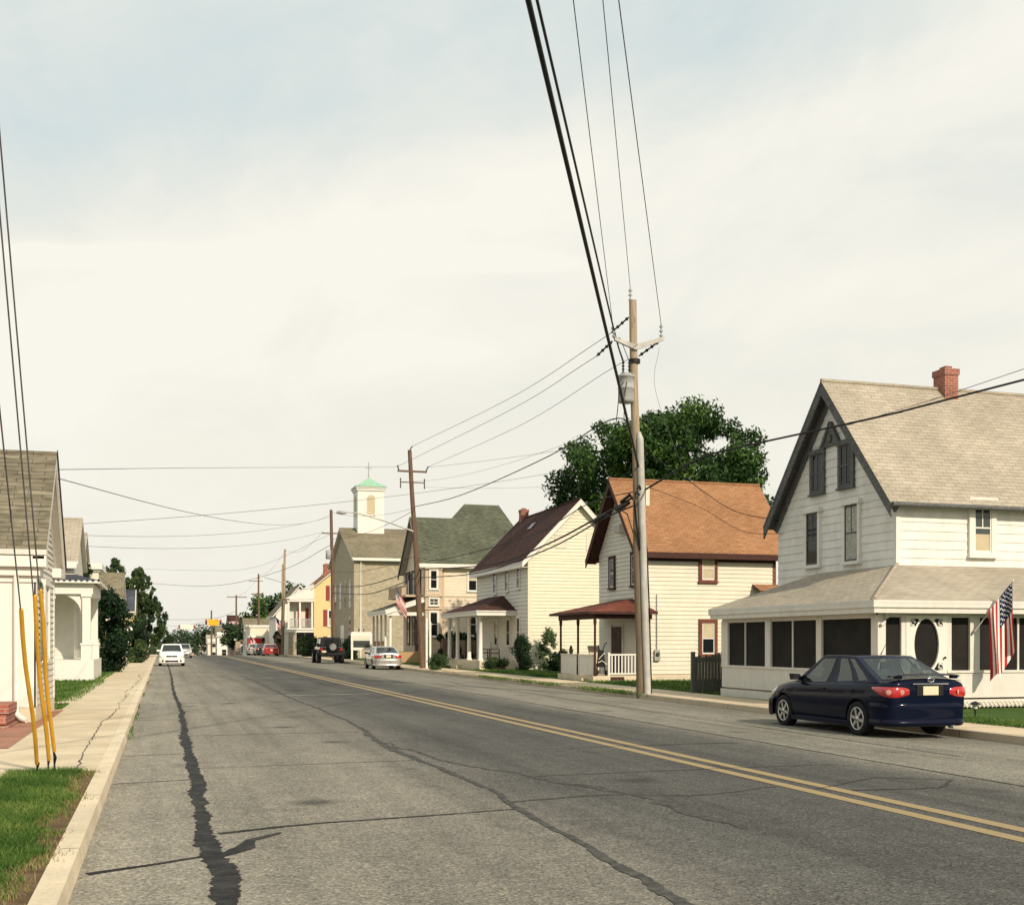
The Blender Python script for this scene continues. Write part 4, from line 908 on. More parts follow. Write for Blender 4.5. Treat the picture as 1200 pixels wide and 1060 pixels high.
h6 = thing('house', 'cream house with arched bracket front porch behind the left lawn', 'house', (-6, 52, 0))
X, Y0 = -2.62, 48.0
m = MB().box(-12, -3.5, 51.0, 56.6, .2, 4.9); lap(m, FS(-12, 50.98), 0, 8.5, .9, 4.9, .2, .012); m.prism([(-3.5, 51, 4.9), (-3.5, 56.6, 4.9), (-3.5, 53.8, 6.8)], (-7, 0, 0)); m.build('wall', M['vinyl_grey'], h6)
gable_roof_x(h6, -12, -3.32, 50.7, 56.9, 53.8, 4.95, 7.0, 'roof_tan', .12, 'white')
m = MB().box(-12, -3.38, 50.66, 50.74, 4.66, 4.84); m.build('fascia', M['whiteclean'], h6)
MB().box(-12, X+.05, Y0, 54, .1, .92).build('porch_base', M['whiteclean'], h6)
for (x, y) in ((X-.22, Y0+.22), (-7.0, Y0+.22), (X-.22, 53.5)):
    m = MB().box(x-.2, x+.2, y-.2, y+.2, .92, 1.55).box(x-.23, x+.23, y-.23, y+.23, 1.5, 1.58).box(x-.15, x+.15, y-.15, y+.15, 1.58, 3.5).box(x-.2, x+.2, y-.2, y+.2, 3.4, 3.5)
    m.build('porch_column', M['whiteclean'], h6)
m = MB().box(-12, X+.02, Y0+.02, Y0+.42, 3.5, 3.95).box(X-.42, X+.02, Y0+.42, 54, 3.5, 3.95)
n = 10; P = [(-3.05, 3.5)]+[(-3.05-.9*(1-math.cos(math.pi/2*k/n)), 2.75+.75*math.sin(math.pi/2*k/n)) for k in range(n+1)]
m.prism([(x, Y0+.15, z) for x, z in P], (0, .12, 0))
n = 10; P = [(-4.75+0, 3.5)]+[(-4.85+.75*(1-math.cos(math.pi/2*k/n)), 3.05+.45*math.sin(math.pi/2*k/n)) for k in range(n+1)]
m.prism([(-4.15, Y0+.15, 3.5), (-3.95, Y0+.15, 3.5), (-3.98, Y0+.15, 3.32), (-4.05, Y0+.15, 3.26), (-4.12, Y0+.15, 3.32)], (0, .12, 0))
m.prism([(-4.2, Y0+.15, 3.5), (-4.2, Y0+.15, 3.38), (-4.75, Y0+.15, 3.15), (-5.0, Y0+.15, 2.75), (-5.05, Y0+.15, 3.5)], (0, .12, 0))
m.build('porch_arch', M['whiteclean'], h6)
m = MB().slab([(-12, Y0-.25, 4.02), (X+.3, Y0-.25, 4.02), (-3.4, 50.9, 4.42), (-12, 50.9, 4.42)], .1, 0, 1).slab([(X+.3, Y0-.25, 4.02), (X+.3, 54.3, 4.02), (-3.45, 54.3, 4.42), (-3.4, 50.9, 4.42)], .1, 0, 1)
for i in range(34): m.lathe([(.06, 0), (.06, .09)], (-9.3+i*.21, Y0-.26, 4.03), 'y', 8, 0)
m.build('porch_roof', [M['roof_slate'], M['whiteclean']], h6)
Fd = FS(-12, 50.96); d = MB().fb(Fd, 7.0, 7.7, .95, 3.0, .0, .05).build('door', M['shutter_green'], h6); MB().fb(Fd, 7.15, 7.55, 1.6, 2.7, .05, .06).build('pane', M['glass'], d)
window(h6, Fd, 5.5, 6.4, 1.6, 3.0, 'whiteclean', 'whiteclean', 'glass', .1)
h7 = thing('house', 'narrow gabled house with tan roof and cream cornice behind the arched porch house', 'house', (-7, 76, 0))
m = MB().prism(*gable_x(-14, -4.35, 69.2, 75, 0, 6.0, 7.6)); m.box(-6.0, -3.4, 68.4, 71, 0, 5.55); m.build('wall', M['vinyl'], h7)
gable_roof_x(h7, -14, -4.2, 69.0, 75.2, 72.1, 6.05, 8.0, 'roof_tan', .15, 'white')
MB().box(-6.1, -3.32, 68.3, 71.1, 5.55, 5.68).box(-6.1, -3.2, 68.15, 71.2, 5.68, 6.0).build('cornice', M['whiteclean'], h7)
h8 = thing('house', 'house with green grey roof and white eaves above the dark shrubs on the left', 'house', (-7, 100, 0))
MB().prism(*gable_x(-14, -3.2, 97, 104, 0, 5.1, 7.0)).build('wall', M['vinyl'], h8)
gable_roof_x(h8, -14, -2.95, 96.6, 104.4, 100.5, 5.15, 7.3, 'roof_church', .3, 'whiteclean')
h9 = thing('house', 'yellow walled house with dark blue slate roof and white gable trim on the left', 'house', (-7, 120, 0))
MB().prism(*gable_x(-14, -2.7, 116.4, 123, 0, 4.5, 6.4)).build('wall', M['buttery'], h9)
gable_roof_x(h9, -14, -2.5, 116, 123.6, 119.8, 4.55, 6.75, 'roof_slate', .1, 'whiteclean')
m = MB()
for s in (-1, 1): m.prism([(-2.5, 119.8, 6.8), (-2.5, 119.8+s*3.85, 4.55), (-2.5, 119.8+s*3.85, 4.2), (-2.5, 119.8, 6.4)], (.06, 0, 0))
m.build('bargeboard', M['whiteclean'], h9)
# shrubs and trees of the left side
def shrub(name, label, loc, rx, rz, n, size, seed, mat='leaf_dark', nc=14, cat='shrub', shell=.6, squash=1.0, top=1.0, stem=True, group=None):
    r = np.random.default_rng(seed); t = thing(name, label, cat, loc, 0, group); C, Rr = [], []
    for i in range(nc):
        q = (i+.5)/nc; h = rz*2*q; w = rx*math.sqrt(max(0.02, 1-(2*q-1)**2*top))*r.uniform(.35, .75); a = r.uniform(0, 6.28)
        C.append((loc[0]+w*math.cos(a), loc[1]+w*math.sin(a), loc[2]+h*.95)); Rr.append(rx*r.uniform(.35, .55))
    if stem: MB().tube([(loc[0], loc[1], loc[2]-.05), (loc[0]+.03, loc[1], loc[2]+rz)], [.06, .03], 6).build('stem', M['poledark'], t)
    crown('foliage', mat, C, Rr, n, size, seed, t, squash, shell); return t
shrub('shrub', 'tall dark evergreen shrub beside the arched white porch on the left', (-2.75, 61.5, .1), 1.35, 2.05, 11000, .10, 61, 'leaf_dark', 22)
shrub('shrub', 'dark spreading shrub between the arched porch and the conifer', (-3.35, 71, .1), 1.15, 1.9, 9000, .12, 62, 'leaf_dark', 20)
shrub('shrub', 'dark leafy shrub against the cream corniced house, above the arched porch roof', (-4.2, 63.5, .1), 1.0, 3.0, 6000, .12, 63, 'leaf_conifer', 16)
shrub('shrub', 'low rounded green bush at the sidewalk edge before the white car', (-1.75, 88, .1), .85, .8, 3500, .09, 64, 'leaf_conifer', 12)
shrub('shrub', 'dark shrub mass under the conifer beyond the white curved post', (-2.2, 100, .1), 1.25, 1.5, 7000, .11, 66, 'leaf_dark', 18)
def conifer(name, label, loc, h, rad, n, size, seed, mat='leaf_conifer', lean=.15):
    r = np.random.default_rng(seed); t = thing(name, label, 'tree', loc); C, Rr = [], []
    for i in range(300):
        q = r.random()**.8; w = rad*(1-q**1.9)*r.uniform(.4, 1.05)+.15; a = r.uniform(0, 6.28)
        C.append((loc[0]+w*math.cos(a), loc[1]+w*math.sin(a), loc[2]+.3+q*(h-.5)+.25*w)); Rr.append(rad*r.uniform(.06, .15)*(1.2-q*.6))
    m = MB().tube([(loc[0], loc[1], loc[2]-.1), (loc[0], loc[1], loc[2]+h*.55), (loc[0], loc[1], loc[2]+h*.98)], [.22, .14, .03], 7)
    for c in C[::8]: m.tube([(loc[0], loc[1], max(.3, c[2]-.5)), c], [.05, .015], 5)
    m.build('trunk', M['poledark'], t, fix=False); crown('crown', mat, C, Rr, n, size, seed, t, 1.5, .3); return t
conifer('conifer', 'feathery green conifer leaning over the sidewalk behind the left houses', (-2.35, 127, .1), 9.4, 3.0, 46000, .13, 71)
conifer('conifer', 'pointed dark conifer top rising behind the green grey roof', (-4.7, 128, .1), 10.4, 3.2, 18000, .13, 72)
wp = thing('porch_post', 'white curved post with a scrolled bracket at its top between dark shrubs', 'post', (-2.3, 80, .1))
MB().tube([(-2.42, 80, .1), (-2.38, 80, .7), (-2.28, 80, 1.15), (-2.18, 80, 1.6), (-2.18, 80, 2.1), (-2.25, 80, 2.5)], [.20, .19, .13, .09, .085, .10], 10).build('post', M['whiteclean'], wp)
m = MB(); m.tube([(-2.22+.3*math.cos(q)*(1-q*.1), 80, 2.4+.3*math.sin(q)*(1-q*.1)) for q in np.linspace(0, 5.5, 16)], .075, 7).tube([(-2.24, 80, 2.2), (-2.55, 80, 1.95), (-2.6, 80, 1.75)], [.08, .09, .05], 7); m.build('scroll', M['whiteclean'], wp)
sb = thing('sidewalk_sign', 'small white and brown sign board at the sidewalk edge behind the white car', 'sign', (-1.55, 105, .1))
MB().box(-1.95, -1.45, 105, 105.08, 1.0, 2.2).build('board', M['brickfar'], sb); MB().box(-1.40, -1.0, 105, 105.1, 1.15, 1.95).build('panel', M['signpale'], sb)
for x in (-1.9, -1.2): MB().box(x-.05, x+.05, 105.02, 105.1, .1, 1.2).build('post', M['whiteclean'], sb)

# ------------------------------------------------------------------ beyond the church
ha = thing('house', 'butter yellow house with red shutters and a white two storey street porch', 'house', (20, 139, 0))
X, Y, b = 16.9, 135, -.1
m = MB().prism(*gable_y(X, 25, Y, 145, -1, 8.0, 11.2)); m.build('wall', M['buttery'], ha)
m = MB(); lap(m, FS(X, Y-.01), 0, 8.1, 0, 8, .25, .015, (4.05, 11.1)); m.build('siding', M['buttery'], ha)
gable_roof_y(ha, Y-.35, 145.4, X-.35, 25.35, 20.95, 7.85, 11.45, 'roof_orange', .14, 'white')
chimney(ha, 18.4, 19.1, 137.5, 138.2, 8.9, 10.9)
Fs = FS(X, Y)
for a, b0, b1 in ((1.7, 3.5, 5.3), (1.7, .3, 2.2), (2.0, 6.5, 8.1), (4.4, 3.5, 5.3)):
    window(ha, Fs, a, a+.8, b0, b1, 'whiteclean', 'whiteclean', 'glass', .1, 0, .5, 0, (.0, .5))
    for q in (a-.62, a+.95): MB().fb(Fs, q, q+.45, b0-.05, b1+.1, .0, .06).build('shutter', M['shutter_red'], ha)
m = MB().box(13.9, X, Y, 143, 2.75, 3.05).box(13.8, X, Y-.1, 143.1, 3.05, 3.25).box(13.8, X, Y-.1, 143.1, 6.3, 6.55); m.prism([(13.5, Y-.15, 6.5), (X, Y-.15, 6.6), (X, Y-.15, 8.4), (15.6, Y-.15, 7.6)], (0, 8.3, 0)); m.build('porch_storey', M['whiteclean'], ha)
for x in (14.0, 15.3, 16.7): MB().box(x-.1, x+.1, Y, Y+.2, 3.25, 6.3).build('porch_post', M['whiteclean'], ha)
m = MB().box(13.95, X, Y+.05, Y+.13, 4.25, 4.33)
for i in range(20): m.box(14+i*.145, 14.06+i*.145, Y+.06, Y+.12, 3.25, 4.25)
m.build('railing', M['grey'], ha)
MB().box(14.2, X, Y+1.5, Y+1.6, 3.25, 6.3).build('porch_back', M['vinyl_grey'], ha); MB().box(14.0, 14.9, Y, Y+.25, -.5, 2.75).box(15.9, 16.9, Y, Y+.25, -.5, .9).build('porch_pier', M['stone'], ha)
m = MB().box(14.9, 15.85, Y+.12, Y+.2, -.3, 2.7); m.box(15.9, 16.85, Y+.12, Y+.2, .9, 2.7); m.build('pane', M['glass'], ha)
for x in (15.2, 16.1): MB().box(x, x+.35, Y+1.4, Y+1.49, 3.4, 5.6).build('shutter', M['shutter_red'], ha)
ha.location = (21.8, 151.5, -.15); ha.scale = (1.09, 1.09, 1.09)
hb = thing('house', 'white steep gabled house half hidden behind the porch of the yellow house', 'house', (17, 158, -.2))
m = MB().prism(*gable_y(14.3, 20.5, 152, 162, -2, 5.4, 9.0)); m.build('wall', M['whiteclean'], hb); gable_roof_y(hb, 151.6, 162.3, 13.9, 20.9, 17.4, 5.2, 9.3, 'roof_church', .2, 'whiteclean')
window(hb, FS(14.3, 152), .5, 1.2, 3.0, 4.6, 'white', 'white', 'glass', .1)
hb.location = (18.3, 172, -.5); hb.scale = (1.08, 1.08, 1.08)
hc = thing('building', 'low flat roofed cream building beyond the yellow house', 'building', (15, 176, -.4))
MB().box(12.6, 20, 172, 182, -2, 3.9).build('wall', M['vinyl'], hc); MB().box(12.45, 20.1, 171.85, 182.1, 3.9, 4.2).build('parapet', M['whiteclean'], hc)
window(hc, FS(12.6, 172), 1.0, 2.2, .8, 2.4, 'white', 'white', 'glass', .1); window(hc, FS(12.6, 172), 3.4, 4.4, .8, 2.4, 'white', 'white', 'glass', .1)
hc.location = (15.8, 190, -.6); hc.scale = (1.06, 1.06, 1.06)
FAR = [('white', 'roof_church', 13.6, 200, 8, 6.6, 'white two storey house far down the right side, nearest of its row'), ('pink', 'roof_maroon', 12.6, 232, 7.4, 8.6, 'tall pink fronted building far down the street behind the yellow sign'),
       ('brickfar', 'roof_slate', 13.2, 222, 7, 5.6, 'dull brick building far down the right side beside the pink one'), ('whiteclean', 'roof_church', 11.6, 262, 8, 7.4, 'bright white gabled house beyond the pink fronted building'),
       ('vinyl', 'roof_tan', 11.0, 300, 9, 6.8, 'cream house far down the street beyond the bright white one'), ('white', 'roof_maroon', 10.0, 345, 9, 7.0, 'small white house with a maroon roof far down the street'), ('pink', 'roof_tan', 9.4, 400, 10, 7.0, 'farthest pinkish house where the street meets the trees')]
for (wm, rm, x, y, w, hgt, lab) in FAR:
    t = thing('house', lab, 'house', (x+w/2, y, zg(y))); z = zg(y)
    MB().prism(*gable_x(x, x+w, y, y+w, z-1, z+hgt-1.8, z+hgt-.1)).build('wall', M[wm], t)
    gable_roof_x(t, x-.3, x+w+.3, y-.3, y+w+.3, y+w/2, z+hgt-2.0, z+hgt, rm, .2, 'white')
    for k in range(2):
        for j in range(2):
            a = 1.0+k*3.0; window(t, FW(x, y), a, a+1, z+1.0+2.6*j, z+2.4+2.6*j, 'white', 'white', 'glass', .14); window(t, FS(x, y), a, a+1, z+1.0+2.6*j, z+2.4+2.6*j, 'white', 'white', 'glass', .14)
for (x, y, w, hgt, wm, lab) in ((-9, 150, 6, 6, 'white', 'white house on the left beyond the conifers'), (-9, 210, 6, 6.4, 'vinyl', 'cream house far down the left side of the street')):
    t = thing('house', lab, 'house', (x+w/2, y, zg(y))); z = zg(y)
    MB().prism(*gable_x(x, x+w, y, y+w, z-1, z+hgt-1.8, z+hgt-.1)).build('wall', M[wm], t); gable_roof_x(t, x-.3, x+w+.3, y-.3, y+w+.3, y+w/2, z+hgt-2.0, z+hgt, 'roof_church', .2, 'white')

# trees behind the houses
tree('tree', 'large dense green tree behind the orange roofed house', (29.1, 63, 0), 16.8, 6.4, 10.6, 230, 84000, .14, 101, 'leaf_big', .42, .165)
tree('tree', 'thin pointed tree beside the big dense one, above the pale yellow gable', (25.3, 70, 0), 13.8, 1.75, 9.4, 110, 6000, .14, 102, 'leaf_big', .2, .2)
tree('tree', 'part of a green tree showing between the two near roofs on the right', (43, 66, 0), 13.0, 3.6, 9.2, 40, 7000, .2, 103, 'leaf_big', .3, .3)
for i, (x, y, h, rad, lab) in enumerate(((19.5, 208, 12.8, 6.0, 'dark rounded tree behind the low cream building'), (25, 212, 16.5, 6.0, 'tall dark tree beyond the white gabled house'), (29, 178, 14.5, 4.5, 'dark tree top rising behind the yellow house chimney'), (14.5, 226, 8.0, 4.2, 'low green tree right of the red truck'),
      (13.5, 330, 11, 8, 'hazy green tree beyond the far houses on the right'), (5.5, 470, 15, 11, 'hazy tree closing the far end of the street'), (-4, 520, 13, 11, 'hazy tree at the far end of the street, left of the others'), (-8, 330, 9, 6, 'hazy green tree far down the left side of the street'), (-5, 165, 6.0, 3.0, 'small green tree by the left sidewalk beyond the white car'), (18, 560, 17, 13, 'farthest tree behind the row of small houses'))):
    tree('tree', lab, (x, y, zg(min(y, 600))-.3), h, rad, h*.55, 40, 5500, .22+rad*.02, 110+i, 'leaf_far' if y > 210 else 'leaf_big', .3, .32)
# garden plants on the right
shrub('topiary', 'dark clipped egg shaped evergreen by the pale yellow house', (18.6, 59.3, .1), .62, .92, 9000, .045, 81, 'leaf_dark', 40, 'topiary', .8)
shrub('shrub', 'loose pale flowering shrub against the pale yellow wall', (20.4, 60.0, .1), .8, 1.1, 2600, .075, 82, 'leaf_light', 16, 'shrub', .2)
shrub('shrub', 'dark low shrub under the pale flowering one beside the brown porch', (20.9, 59.6, .1), .7, .5, 3000, .07, 83, 'leaf_dark', 12)
def hedge(label, x0, x1, y0, y1, h, n, size, seed, mat='leaf_dark', name='hedge', cat='hedge'):
    r = np.random.default_rng(seed); t = thing(name, label, cat, ((x0+x1)/2, (y0+y1)/2, .05)); C, Rr = [], []
    L = max(2, int((x1-x0+y1-y0)*2.2))
    for i in range(L*3): C.append((r.uniform(x0, x1), r.uniform(y0, y1), r.uniform(.25, h-.2))); Rr.append(r.uniform(.3, .45))
    crown('foliage', mat, C, Rr, n, size, seed, t, 1.0, .6)
    MB().box(x0+.15, x1-.15, y0+.1, y1-.1, .0, h-.45).build('stems', M['poledark'], t); return t
hedge('tall dark hedge in front of the peach house wall', 18.9, 22.5, 79.4, 80.6, 2.3, 9000, .08, 84)
hedge('dark hedge behind the white columned porch', 19.2, 21, 74.5, 77, 2.2, 5000, .09, 85)
hedge('leafy green planting at the foot of the white columned porch', 17.3, 18.3, 60.9, 62.4, .7, 4500, .055, 86, 'leaf_conifer', 'planting', 'plants')
hedge('low planting along the side of the pale yellow house', 20.8, 23.6, 60.3, 60.9, .5, 2500, .055, 87, 'leaf_conifer', 'planting', 'plants')
shrub('shrub', 'low green bush at the kerb beside the leaning pole', (14.85, 63.5, .05), .75, .42, 2600, .05, 88, 'leaf_conifer', 10, stem=False)
shrub('shrub', 'dark bush at the church corner behind the silver sedan', (17.0, 107, .0), 1.3, 1.0, 3500, .09, 89, 'leaf_dark', 12)
shrub('shrub', 'dark bush beside the black off-roader in front of the yellow house', (15.3, 128, .0), 1.5, 1.1, 3000, .11, 90, 'leaf_conifer', 12)
hedge('pair of dark evergreens by the yellow house porch, behind the red car', 13.6, 14.6, 148.5, 150.5, 3.0, 4500, .12, 91)
lt = thing('garden_light', 'small black solar path light on the grass by the screened porch', 'garden light', (16.0, 19.9, .03))
MB().tube([(16.0, 19.9, .0), (16.0, 19.9, .24)], .018, 6).lathe([(.05, .22), (.03, .25)], (16.0, 19.9, 0), 'z', 10).build('stake', M['black'], lt)
MB().lathe([(.045, .25), (.06, .34)], (16.0, 19.9, 0), 'z', 12).build('lamp', M['headlamp'], lt); MB().lathe([(.11, .335), (.10, .36), (.03, .40), (.01, .405)], (16.0, 19.9, 0), 'z', 14).build('cap', M['black'], lt)
# ------------------------------------------------------------------ utility poles
def pole(name, label, base, top, r0, r1, mat, parts=None):
    t = thing(name, label, 'utility pole', base)
    b, q = Vector(base), Vector(top); pts = [b+(q-b)*k/8+Vector((.02*math.sin(k*1.7), 0, 0)) for k in range(9)]
    pts[0] = b-Vector((0, 0, .3)); pts[-1] = q
    MB().tube(pts, [r0+(r1-r0)*k/8 for k in range(9)], 14).build('pole', M[mat], t, fix=False)
    return t
def insulator(par, p, d, n=4, r=.07, mat='grey', name='insulator'):
    p, d = Vector(p), Vector(d); u = d.normalized(); m = MB(); L = d.length; pts = [p]; rs = [.02]
    for k in range(n):
        f = (k+.2)/n; pts += [p+u*L*f, p+u*L*(f+.25/n), p+u*L*(f+.5/n)]; rs += [.025, r, .025]
    pts.append(p+u*L); rs.append(.02); m.tube(pts, rs, 8); return m.build(name, M[mat], par)
p1 = pole('utility_pole', 'tall brown utility pole with grey conduit and transformer in front of the orange roofed house', (13.90, 32.3, .04), (13.63, 32.3, 11.95), .145, .115, 'polewood')
MB().tube([(14.04, 32.12, .02), (13.95, 32.12, 2.5), (13.80, 32.14, 7.75)], .105, 12).tube([(13.80, 32.14, 7.72), (13.77, 32.17, 7.95)], [.105, .06], 12).build('conduit', M['silverpipe'], p1)
MB().tube([(13.99, 32.28, 5.0), (14.06, 32.22, 4.4), (14.13, 32.2, 2.6), (14.2, 32.2, .05)], .022, 6).build('ground_wire', M['cable'], p1)
m = MB().prism([(12.98, 32.12, 10.66), (13.66, 32.12, 10.42), (13.66, 32.12, 10.58), (12.98, 32.12, 10.76)], (0, .10, 0)).prism([(13.66, 32.12, 10.42), (14.6, 32.12, 10.78), (14.6, 32.12, 10.90), (13.66, 32.12, 10.58)], (0, .10, 0)); m.build('crossarm', M['silverpipe'], p1)
insulator(p1, (13.55, 32.3, 11.9), (0, 0, .42), 3); insulator(p1, (12.98, 32.2, 10.74), (-.05, 0, .36), 3); insulator(p1, (14.52, 32.2, 10.86), (0, 0, .42), 3)
insulator(p1, (13.52, 32.35, 11.45), (-.38, .5, -.38), 4, .06, 'black'); insulator(p1, (12.95, 32.25, 10.66), (-.32, .5, -.36), 4, .06, 'black'); insulator(p1, (14.5, 32.3, 10.78), (-.45, .5, -.36), 4, .06, 'black')
MB().lathe([(.18, 0), (.18, .12)], (13.68, 32.3, 10.05), 'z', 12).build('pole_band', M['black'], p1)
m = MB().lathe([(.14, 8.80), (.235, 8.83), (.24, 8.9), (.24, 9.22), (.252, 9.23), (.252, 9.26), (.24, 9.27), (.24, 9.56), (.262, 9.57), (.262, 9.63), (.16, 9.70), (.05, 9.72)], (13.37, 32.2, 0), 'z', 20); tf = m.build('transformer', M['grey'], p1)
for dx in (-.12, .08): insulator(tf, (13.37+dx, 32.14, 9.66), (0, 0, .40), 4, .055, 'black', 'bushing')
MB().tube([(13.2, 32.0, 9.4), (13.05, 31.95, 9.1), (13.0, 31.98, 8.5), (12.98, 32.1, 8.0)], .014, 5).tube([(13.3, 31.97, 9.4), (13.2, 31.95, 8.9), (13.22, 32.0, 8.0)], .012, 5).build('lead', M['cable'], tf)
MB().tube([(13.45, 32.14, 10.05), (13.15, 32.14, 10.75), (12.95, 32.2, 10.74)], .012, 5).build('jumper', M['cable'], p1)
MB().box(14.02, 14.14, 32.2, 32.24, 5.75, 6.35).build('marker_plate', M['vinyl'], p1)
m = MB().tube([(13.78, 32.1, 6.05), (13.6, 32.0, 6.1), (13.55, 31.98, 5.75), (13.66, 32.1, 5.2), (13.8, 32.13, 4.4)], .03, 6).tube([(13.80, 32.1, 6.2), (13.7, 31.95, 6.3), (13.62, 31.95, 6.2)], .035, 6); m.build('cable_loop', M['cable'], p1)

p2 = pole('utility_pole', 'leaning dark utility pole with crossarms and a street light arm by the silver sedan', (15.12, 68.4, .05), (14.31, 68.4, 13.2), .19, .12, 'poledark')
MB().box(13.55, 15.35, 68.26, 68.34, 11.86, 11.97).build('crossarm', M['poledark'], p2); MB().box(13.73, 15.2, 68.26, 68.32, 11.22, 11.28).build('crossarm', M['poledark'], p2)
for x in (13.62, 15.3): insulator(p2, (x, 68.3, 11.97), (.12 if x > 14 else -.1, -.1, .28), 3, .07, 'black')
for x in (13.73, 15.2): insulator(p2, (x, 68.3, 11.5), (0, 0, -.62), 4, .06, 'black')
insulator(p2, (14.31, 68.4, 13.2), (.15, -.1, .25), 3, .06, 'black')
a = MB().tube([(14.52, 68.3, 8.3), (12.85, 68.3, 8.85), (11.1, 68.3, 9.3), (10.4, 68.3, 9.33)], [.05, .045, .04, .035], 8).build('light_arm', M['silverpipe'], p2)
MB().lathe([(.03, 0), (.09, -.08), (.12, -.35), (.09, -.58), (.02, -.64)], (10.5, 68.3, 9.3), 'x', 12).build('lamp_head', M['grey'], a)
for dx in (.14, .36): MB().box(15.12+dx, 15.24+dx, 68.2, 68.3, .0, 3.2-dx).build('cable_guard', M['whiteclean'], p2)
p3 = pole('utility_pole', 'dark utility pole standing in front of the stone church', (14.72, 103, .0), (14.42, 103, 13.4), .19, .13, 'poledark')
MB().box(13.6, 15.3, 102.85, 102.93, 11.25, 11.35).build('crossarm', M['poledark'], p3); MB().lathe([(.2, 0), (.24, .02), (.24, .75), (.18, .8)], (14.15, 102.8, 9.0), 'z', 12).build('transformer', M['grey'], p3)
p4 = pole('utility_pole', 'brown utility pole beside the white porch of the yellow house', (14.4, 146.5, -.2), (14.75, 146.5, 13.25), .2, .13, 'polewood')
MB().tube([(14.6, 146.3, 9.0), (12.2, 146.3, 9.7)], .05, 6).build('light_arm', M['grey'], p4); MB().box(13.9, 15.3, 146.3, 146.4, 6.9, 7.05).build('crossarm', M['poledark'], p4)
pole('utility_pole', 'thin second pole just behind the brown one by the yellow house', (14.85, 151.5, -.2), (14.95, 151.5, 11.7), .14, .10, 'polewood')
p5 = pole('utility_pole', 'grey far utility pole with lamp bracket left of the dark trees', (14.8, 188, -1.0), (14.75, 188, 12.5), .2, .13, 'poledark')
MB().box(13.6, 15.6, 187.8, 187.9, 9.2, 9.35).build('crossarm', M['poledark'], p5); MB().box(13.2, 15.4, 187.8, 187.9, 11.3, 11.4).build('crossarm', M['poledark'], p5)
p6 = pole('utility_pole', 'far utility pole with a pale lower half right of the yellow sign', (13.85, 230, -2), (13.8, 230, 10.75), .22, .15, 'poledark')
MB().box(12.0, 15.8, 229.8, 229.9, 10.3, 10.45).build('crossarm', M['poledark'], p6); MB().lathe([(.25, -1.8), (.25, 4.2)], (13.85, 229.9, 0), 'z', 10).build('pole_wrap', M['silverpipe'], p6); MB().lathe([(.3, 0), (.4, .3), (.3, .9)], (14.6, 229.8, 6.2), 'z', 10).build('lamp_head', M['headlamp'], p6)
pole('utility_pole', 'farthest utility pole above the small houses', (10.4, 262, -3), (10.4, 262, 8.6), .22, .16, 'poledark')
p0 = pole('utility_pole', 'utility pole on the left sidewalk that the yellow guarded guy wires brace', (-1.45, 8.4, .1), (-1.45, 8.4, 11.8), .17, .12, 'polewood')
MB().box(-2.4, -.5, 8.25, 8.35, 11.0, 11.12).build('crossarm', M['polewood'], p0)
# guy wires with yellow guards
for i, (A, B, lab, g0, g1) in enumerate((((-1.36, 14.2, .1), (-1.43, 8.5, 7.1), 'yellow guarded guy wire standing alone at the left of the three', .02, .265),
        ((-1.255, 14.35, .1), (-1.43, 8.5, 9.15), 'yellow guarded guy wire in front of the pair, in the middle of the three', .018, .222), ((-1.185, 14.32, .1), (-1.43, 8.5, 9.73), 'yellow guarded guy wire nearest the road curb of the three', .028, .215))):
    t = thing('guy_wire', lab, 'guy wire', A, 0, 'guy wires with yellow guards'); a, b = Vector(A), Vector(B); d = b-a
    MB().tube([a+d*.0, a+d*.5+Vector((0, 0, -.03)), b], .0075, 6).build('wire', M['wire'], t)
    P = [a+d*(g0+(g1-g0)*k/6)+Vector((.012*math.sin(k*1.1+i), 0, 0)) for k in range(7)]
    MB().tube(P, [.021, .023, .023, .023, .023, .023, .021], 10).build('guard', M['guard'], t)
    MB().tube([a-Vector((0, 0, .1)), a+d*.02], .009, 6).tube([a+d*.012+Vector((.0, -.02, 0)), a+d*.02+Vector((.02, 0, 0)), a+d*.028], .012, 6).build('anchor_rod', M['black'], t)

# ------------------------------------------------------------------ cables
SAG = {}
def wire(label, pts, r=.012, mat='cable', name='cable', group=None, n=14):
    """a span through given points, sagging smoothly (Catmull-Rom)"""
    P = [Vector(p) for p in pts]
    if len(P) == 2:
        sag = (P[1]-P[0]).length*SAG.get(label, .012); P = [P[0]*(1-k/8)+P[1]*(k/8)-Vector((0, 0, sag*4*(k/8)*(1-k/8))) for k in range(9)]; n = 3
    P = [P[0]*2-P[1]]+P+[P[-1]*2-P[-2]]; out = []
    for i in range(1, len(P)-2):
        for k in range(n):
            t = k/n; a, b, c, d = P[i-1:i+3]
            out.append(.5*((2*b)+(-a+c)*t+(2*a-5*b+4*c-d)*t*t+(-a+3*b-3*c+d)*t**3))
    out.append(P[-2]); rr = r if not isinstance(r, tuple) else [r[0]+(r[1]-r[0])*k/(len(out)-1) for k in range(len(out))]
    return tag(MB().tube(out, rr, 6).build(name, M[mat], fix=False), label, 'cable', group)
def ext(S, E, f=1.9): return tuple(s+(e-s)*f for s, e in zip(S, E))
G1 = 'overhead cables from the near utility pole towards the viewer'
S = (13.77, 32.2, 6.91); E = (3.21, 10.06, 7.5); Mi = (8.29, 21.5, 8.55)
wire('thickest black cable rising steeply overhead from the near pole', [S, E, ext(S, E, 4.0)], (.036, .021), group=G1)
S2 = (13.25, 32.1, 9.98); K = (12.88, 32.0, 10.99); E2 = (4.35, 13.28, 9.4)
wire('black cable just right of the thickest one, ending at the transformer', [S2, K, E2, ext(K, E2, 4.0)], (.03, .016), group=G1)
